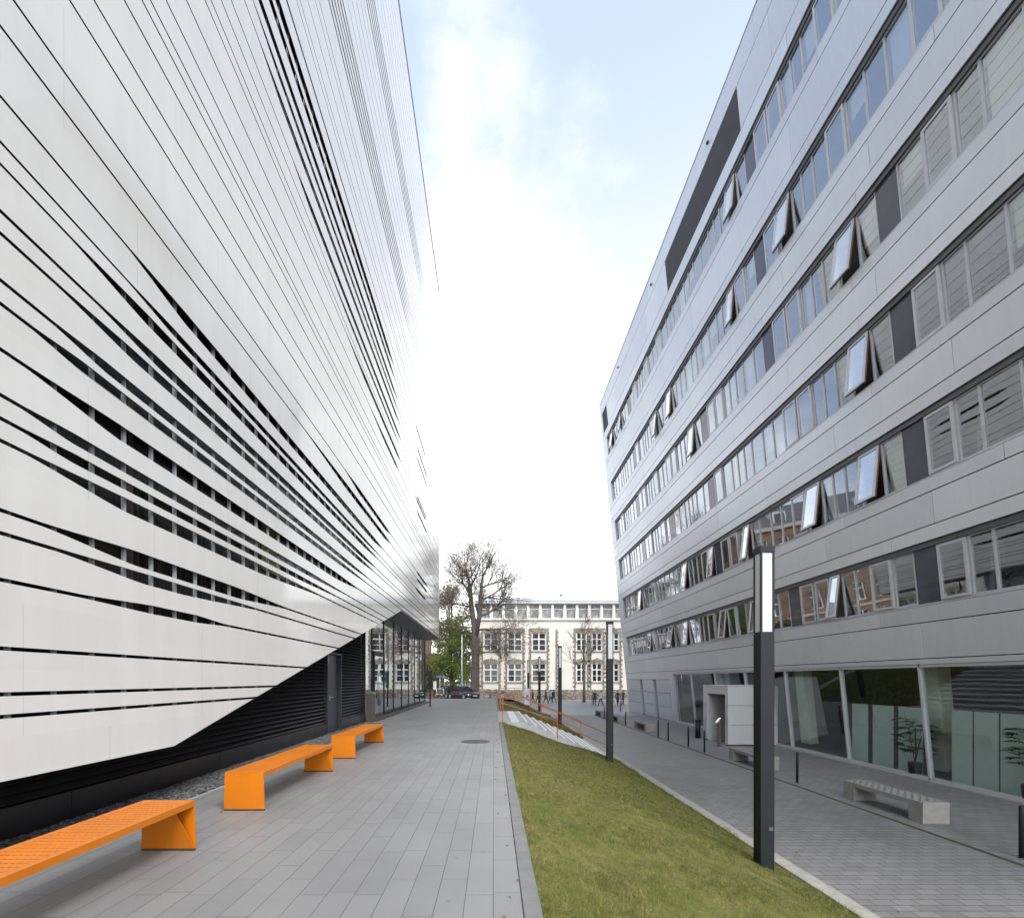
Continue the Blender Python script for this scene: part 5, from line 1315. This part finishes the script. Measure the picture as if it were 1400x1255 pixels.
m = MB(); m.tube([(-5.9, 50.63, -.5), (-5.9, 50.63, .65)], .025, 6); m.tube([(-5.25, 50.63, -.5), (-5.25, 50.63, .65)], .025, 6); m.build('pole', M['steel'], r)
r = empty('poster_stand', (-5.4, 43.8, -.1)); tag(r, 'narrow white poster on a stand beside the lobby corner', 'sign')
m = MB(); m.box((-5.44, 43.8, .70), (-5.16, 43.83, 1.46)); m.build('poster', M['white_frame'], r); m = MB(); m.tube([(-5.3, 43.85, -.15), (-5.3, 43.85, 1.4)], .025, 6); m.build('pole', M['anthracite'], r)
r = empty('information_board', (3.1, 46.0, -1)); tag(r, 'upright white information board with a round blue emblem beside the farthest lamp', 'sign')
zz = zroad(3.1, 46.0)
m = MB(); m.box((2.98, 46.0, zz), (3.46, 46.08, .82)); m.build('panel', simple('pale_board_enamel', (.60, .65, .72), .4), r)
m = MB(); n = 20; m.loft([[(3.23 + .13 * math.cos(2 * math.pi * k / n), 45.997, .05 + .13 * math.sin(2 * math.pi * k / n)) for k in range(n)], [(3.23 + .13 * math.cos(2 * math.pi * k / n), 45.990, .05 + .13 * math.sin(2 * math.pi * k / n)) for k in range(n)]]); em = m.build('emblem', simple('navy_print', (.03, .04, .12), .5), r)
m = MB(); m.box((3.16, 45.985, .03), (3.30, 45.989, .07)); m.box((3.06, 45.99, .70), (3.38, 45.997, .74)); m.build('print', M['white_frame'], em)

# ================================================================ PEOPLE
def person(label, x, y, z, face, top, legs, hair, skin=(.42, .26, .19), stride=.28, arm=.2, h=1.74, bag=None, group='people walking at the far end'):
    r = empty('person', (0, 0, 0)); tag(r, label, 'person', group); k = h / 1.74
    V = [(0, 0, .95), (0, 0, 1.10), (0, .0, 1.28), (0, .0, 1.42), (0, .01, 1.51), (0, .02, 1.58), (0, .03, 1.66), (0, .02, 1.73)]
    Rd = [(.16, .115), (.15, .105), (.17, .115), (.15, .095), (.06, .06), (.075, .085), (.085, .10), (.05, .06)]
    E = [(i, i + 1) for i in range(7)]
    def add(p, rad, par): V.append(p); Rd.append((rad, rad)); E.append((par, len(V) - 1)); return len(V) - 1
    for s in (-1, 1):
        st = stride * s
        a = add((s * .10, 0, .90), .105, 0); b = add((s * .105, st * .45 + .04, .50), .070, a); c = add((s * .105, st - (.10 if st < 0 else 0), .09), .045, b); add((s * .11, st + .13 - (.10 if st < 0 else 0), .035), .035, c)
        a = add((s * .19, 0, 1.41), .062, 3); b = add((s * .245, -st * arm * 1.6 - .02, 1.13), .045, a); c = add((s * .25, -st * arm * 3.2 + .06, .90), .034, b); add((s * .245, -st * arm * 3.6 + .09, .80), .03, c)
    me = bpy.data.meshes.new('tmp_body'); me.from_pydata(V, E, []); o = bpy.data.objects.new('tmp_body', me); COL.objects.link(o)
    o.modifiers.new('skin', 'SKIN'); ss = o.modifiers.new('sub', 'SUBSURF'); ss.levels = 1; ss.render_levels = 1
    for i, sv in enumerate(me.skin_vertices[0].data): sv.radius = Rd[i]; sv.use_root = (i == 0)
    dg = bpy.context.evaluated_depsgraph_get(); nm = bpy.data.meshes.new_from_object(o.evaluated_get(dg)); bpy.data.objects.remove(o); bpy.data.meshes.remove(me)
    nm.name = 'body'
    for mt in (simple('skin_tone', skin, .6, obj=True), simple('garment_top', top, .85, obj=True), simple('garment_legs', legs, .85, obj=True), M['tyre']): nm.materials.append(mt)
    for q in nm.polygons:
        c = q.center; q.use_smooth = True
        if c.z > 1.50 or (c.z < .86 and abs(c.x) > .19): q.material_index = 0
        elif c.z > .92 or abs(c.x) > .2: q.material_index = 1
        elif c.z > .09: q.material_index = 2
        else: q.material_index = 3
    b = bpy.data.objects.new('body', nm); COL.objects.link(b); b.parent = r
    m = MB()
    rings = []
    for zz, ra, yo in ((1.60, .088, .00), (1.66, .102, -.005), (1.72, .098, .005), (1.765, .070, .01), (1.785, .02, .01)):
        rings.append([(ra * .92 * math.cos(2 * math.pi * i / 14), yo - .0 + (ra * (1.15 if math.sin(2 * math.pi * i / 14) < 0 else (.35 if zz < 1.69 else .9))) * math.sin(2 * math.pi * i / 14), zz) for i in range(14)])
    m.loft(rings); hp = m.build('hair', simple('hair_tone', hair, .7, obj=True), r);
    if bag:
        m = MB(); m.box((-.14, -.26, 1.0), (.14, -.125, 1.42)); bg = m.build('backpack', simple('backpack_cloth', bag, .8, obj=True), r, bevel=.03);
    r.location = (x, y, z); r.rotation_euler = (0, 0, face); r.scale = (k, k, k); return r
Pz = lambda x, y: zroad(x, y) - .002
PP = [('person in dark clothes walking at the left of the three by the third lamp', 6.65, 61.2, R(-70), (.03, .03, .035), (.025, .025, .03), (.05, .03, .02), None),
      ('person in a light blue top walking between two dark dressed people', 7.2, 60.6, R(-65), (.32, .40, .50), (.03, .04, .07), (.10, .06, .03), None),
      ('person in a dark jacket with a backpack, right of the light blue top', 7.62, 61.0, R(-60), (.03, .035, .06), (.06, .06, .065), (.03, .02, .015), (.02, .02, .03)),
      ('person in a brown coat walking just left of the fourth lamp post', 5.05, 62.0, R(80), (.13, .06, .035), (.03, .035, .06), (.06, .035, .02), None),
      ('person in a beige top walking right of the fourth lamp post', 5.75, 62.4, R(75), (.42, .32, .25), (.03, .03, .04), (.04, .02, .015), None),
      ('person in dark clothes standing behind the white topped person at right', 11.75, 56.0, R(170), (.035, .03, .03), (.03, .035, .05), (.04, .03, .02), None),
      ('person in a white top and blue jeans left of the second lamp post', 12.05, 54.2, R(100), (.55, .55, .55), (.05, .08, .16), (.05, .03, .02), None),
      ('person in a navy hooded jacket right of the second lamp post', 14.35, 55.8, R(185), (.035, .04, .12), (.03, .035, .06), (.05, .03, .02), None),
      ('person in an olive jacket at the corner of the office block', 15.35, 57.2, R(200), (.10, .10, .07), (.10, .09, .075), (.06, .04, .03), None)]
for q in PP: person(q[0], q[1], q[2], Pz(q[1], q[2]), q[3], q[4], q[5], q[6], bag=q[7])

# a few dry leaves blown against the kerb and under the benches
m = MB(); rr = random.Random(31)
for _ in range(90):
    k = rr.random()
    if k < .45: x, y, z = rr.uniform(.02, .2), rr.uniform(2.5, 17), .004
    elif k < .75: x, y, z = rr.uniform(-4.0, -3.2), rr.uniform(3, 14), .004
    else:
        x, y = rr.uniform(4.9, 5.3), rr.uniform(5, 25); z = ST + .004
    a = rr.uniform(0, 6.28); s = rr.uniform(.012, .026); c_, n_ = math.cos(a) * s, math.sin(a) * s
    m.poly([(x - c_, y - n_, z), (x + n_ * .5, y - c_ * .5, z + rr.uniform(.002, .012)), (x + c_, y + n_, z + .002), (x - n_ * .5, y + c_ * .5, z + rr.uniform(.002, .012))])
struct(m.build('fallen_leaves', simple('dry_leaf', (.14, .085, .04), .8, var=.4, scale=20), fix=False), 'stuff', 'few dry brown leaves lying along the kerbs', 'leaves')
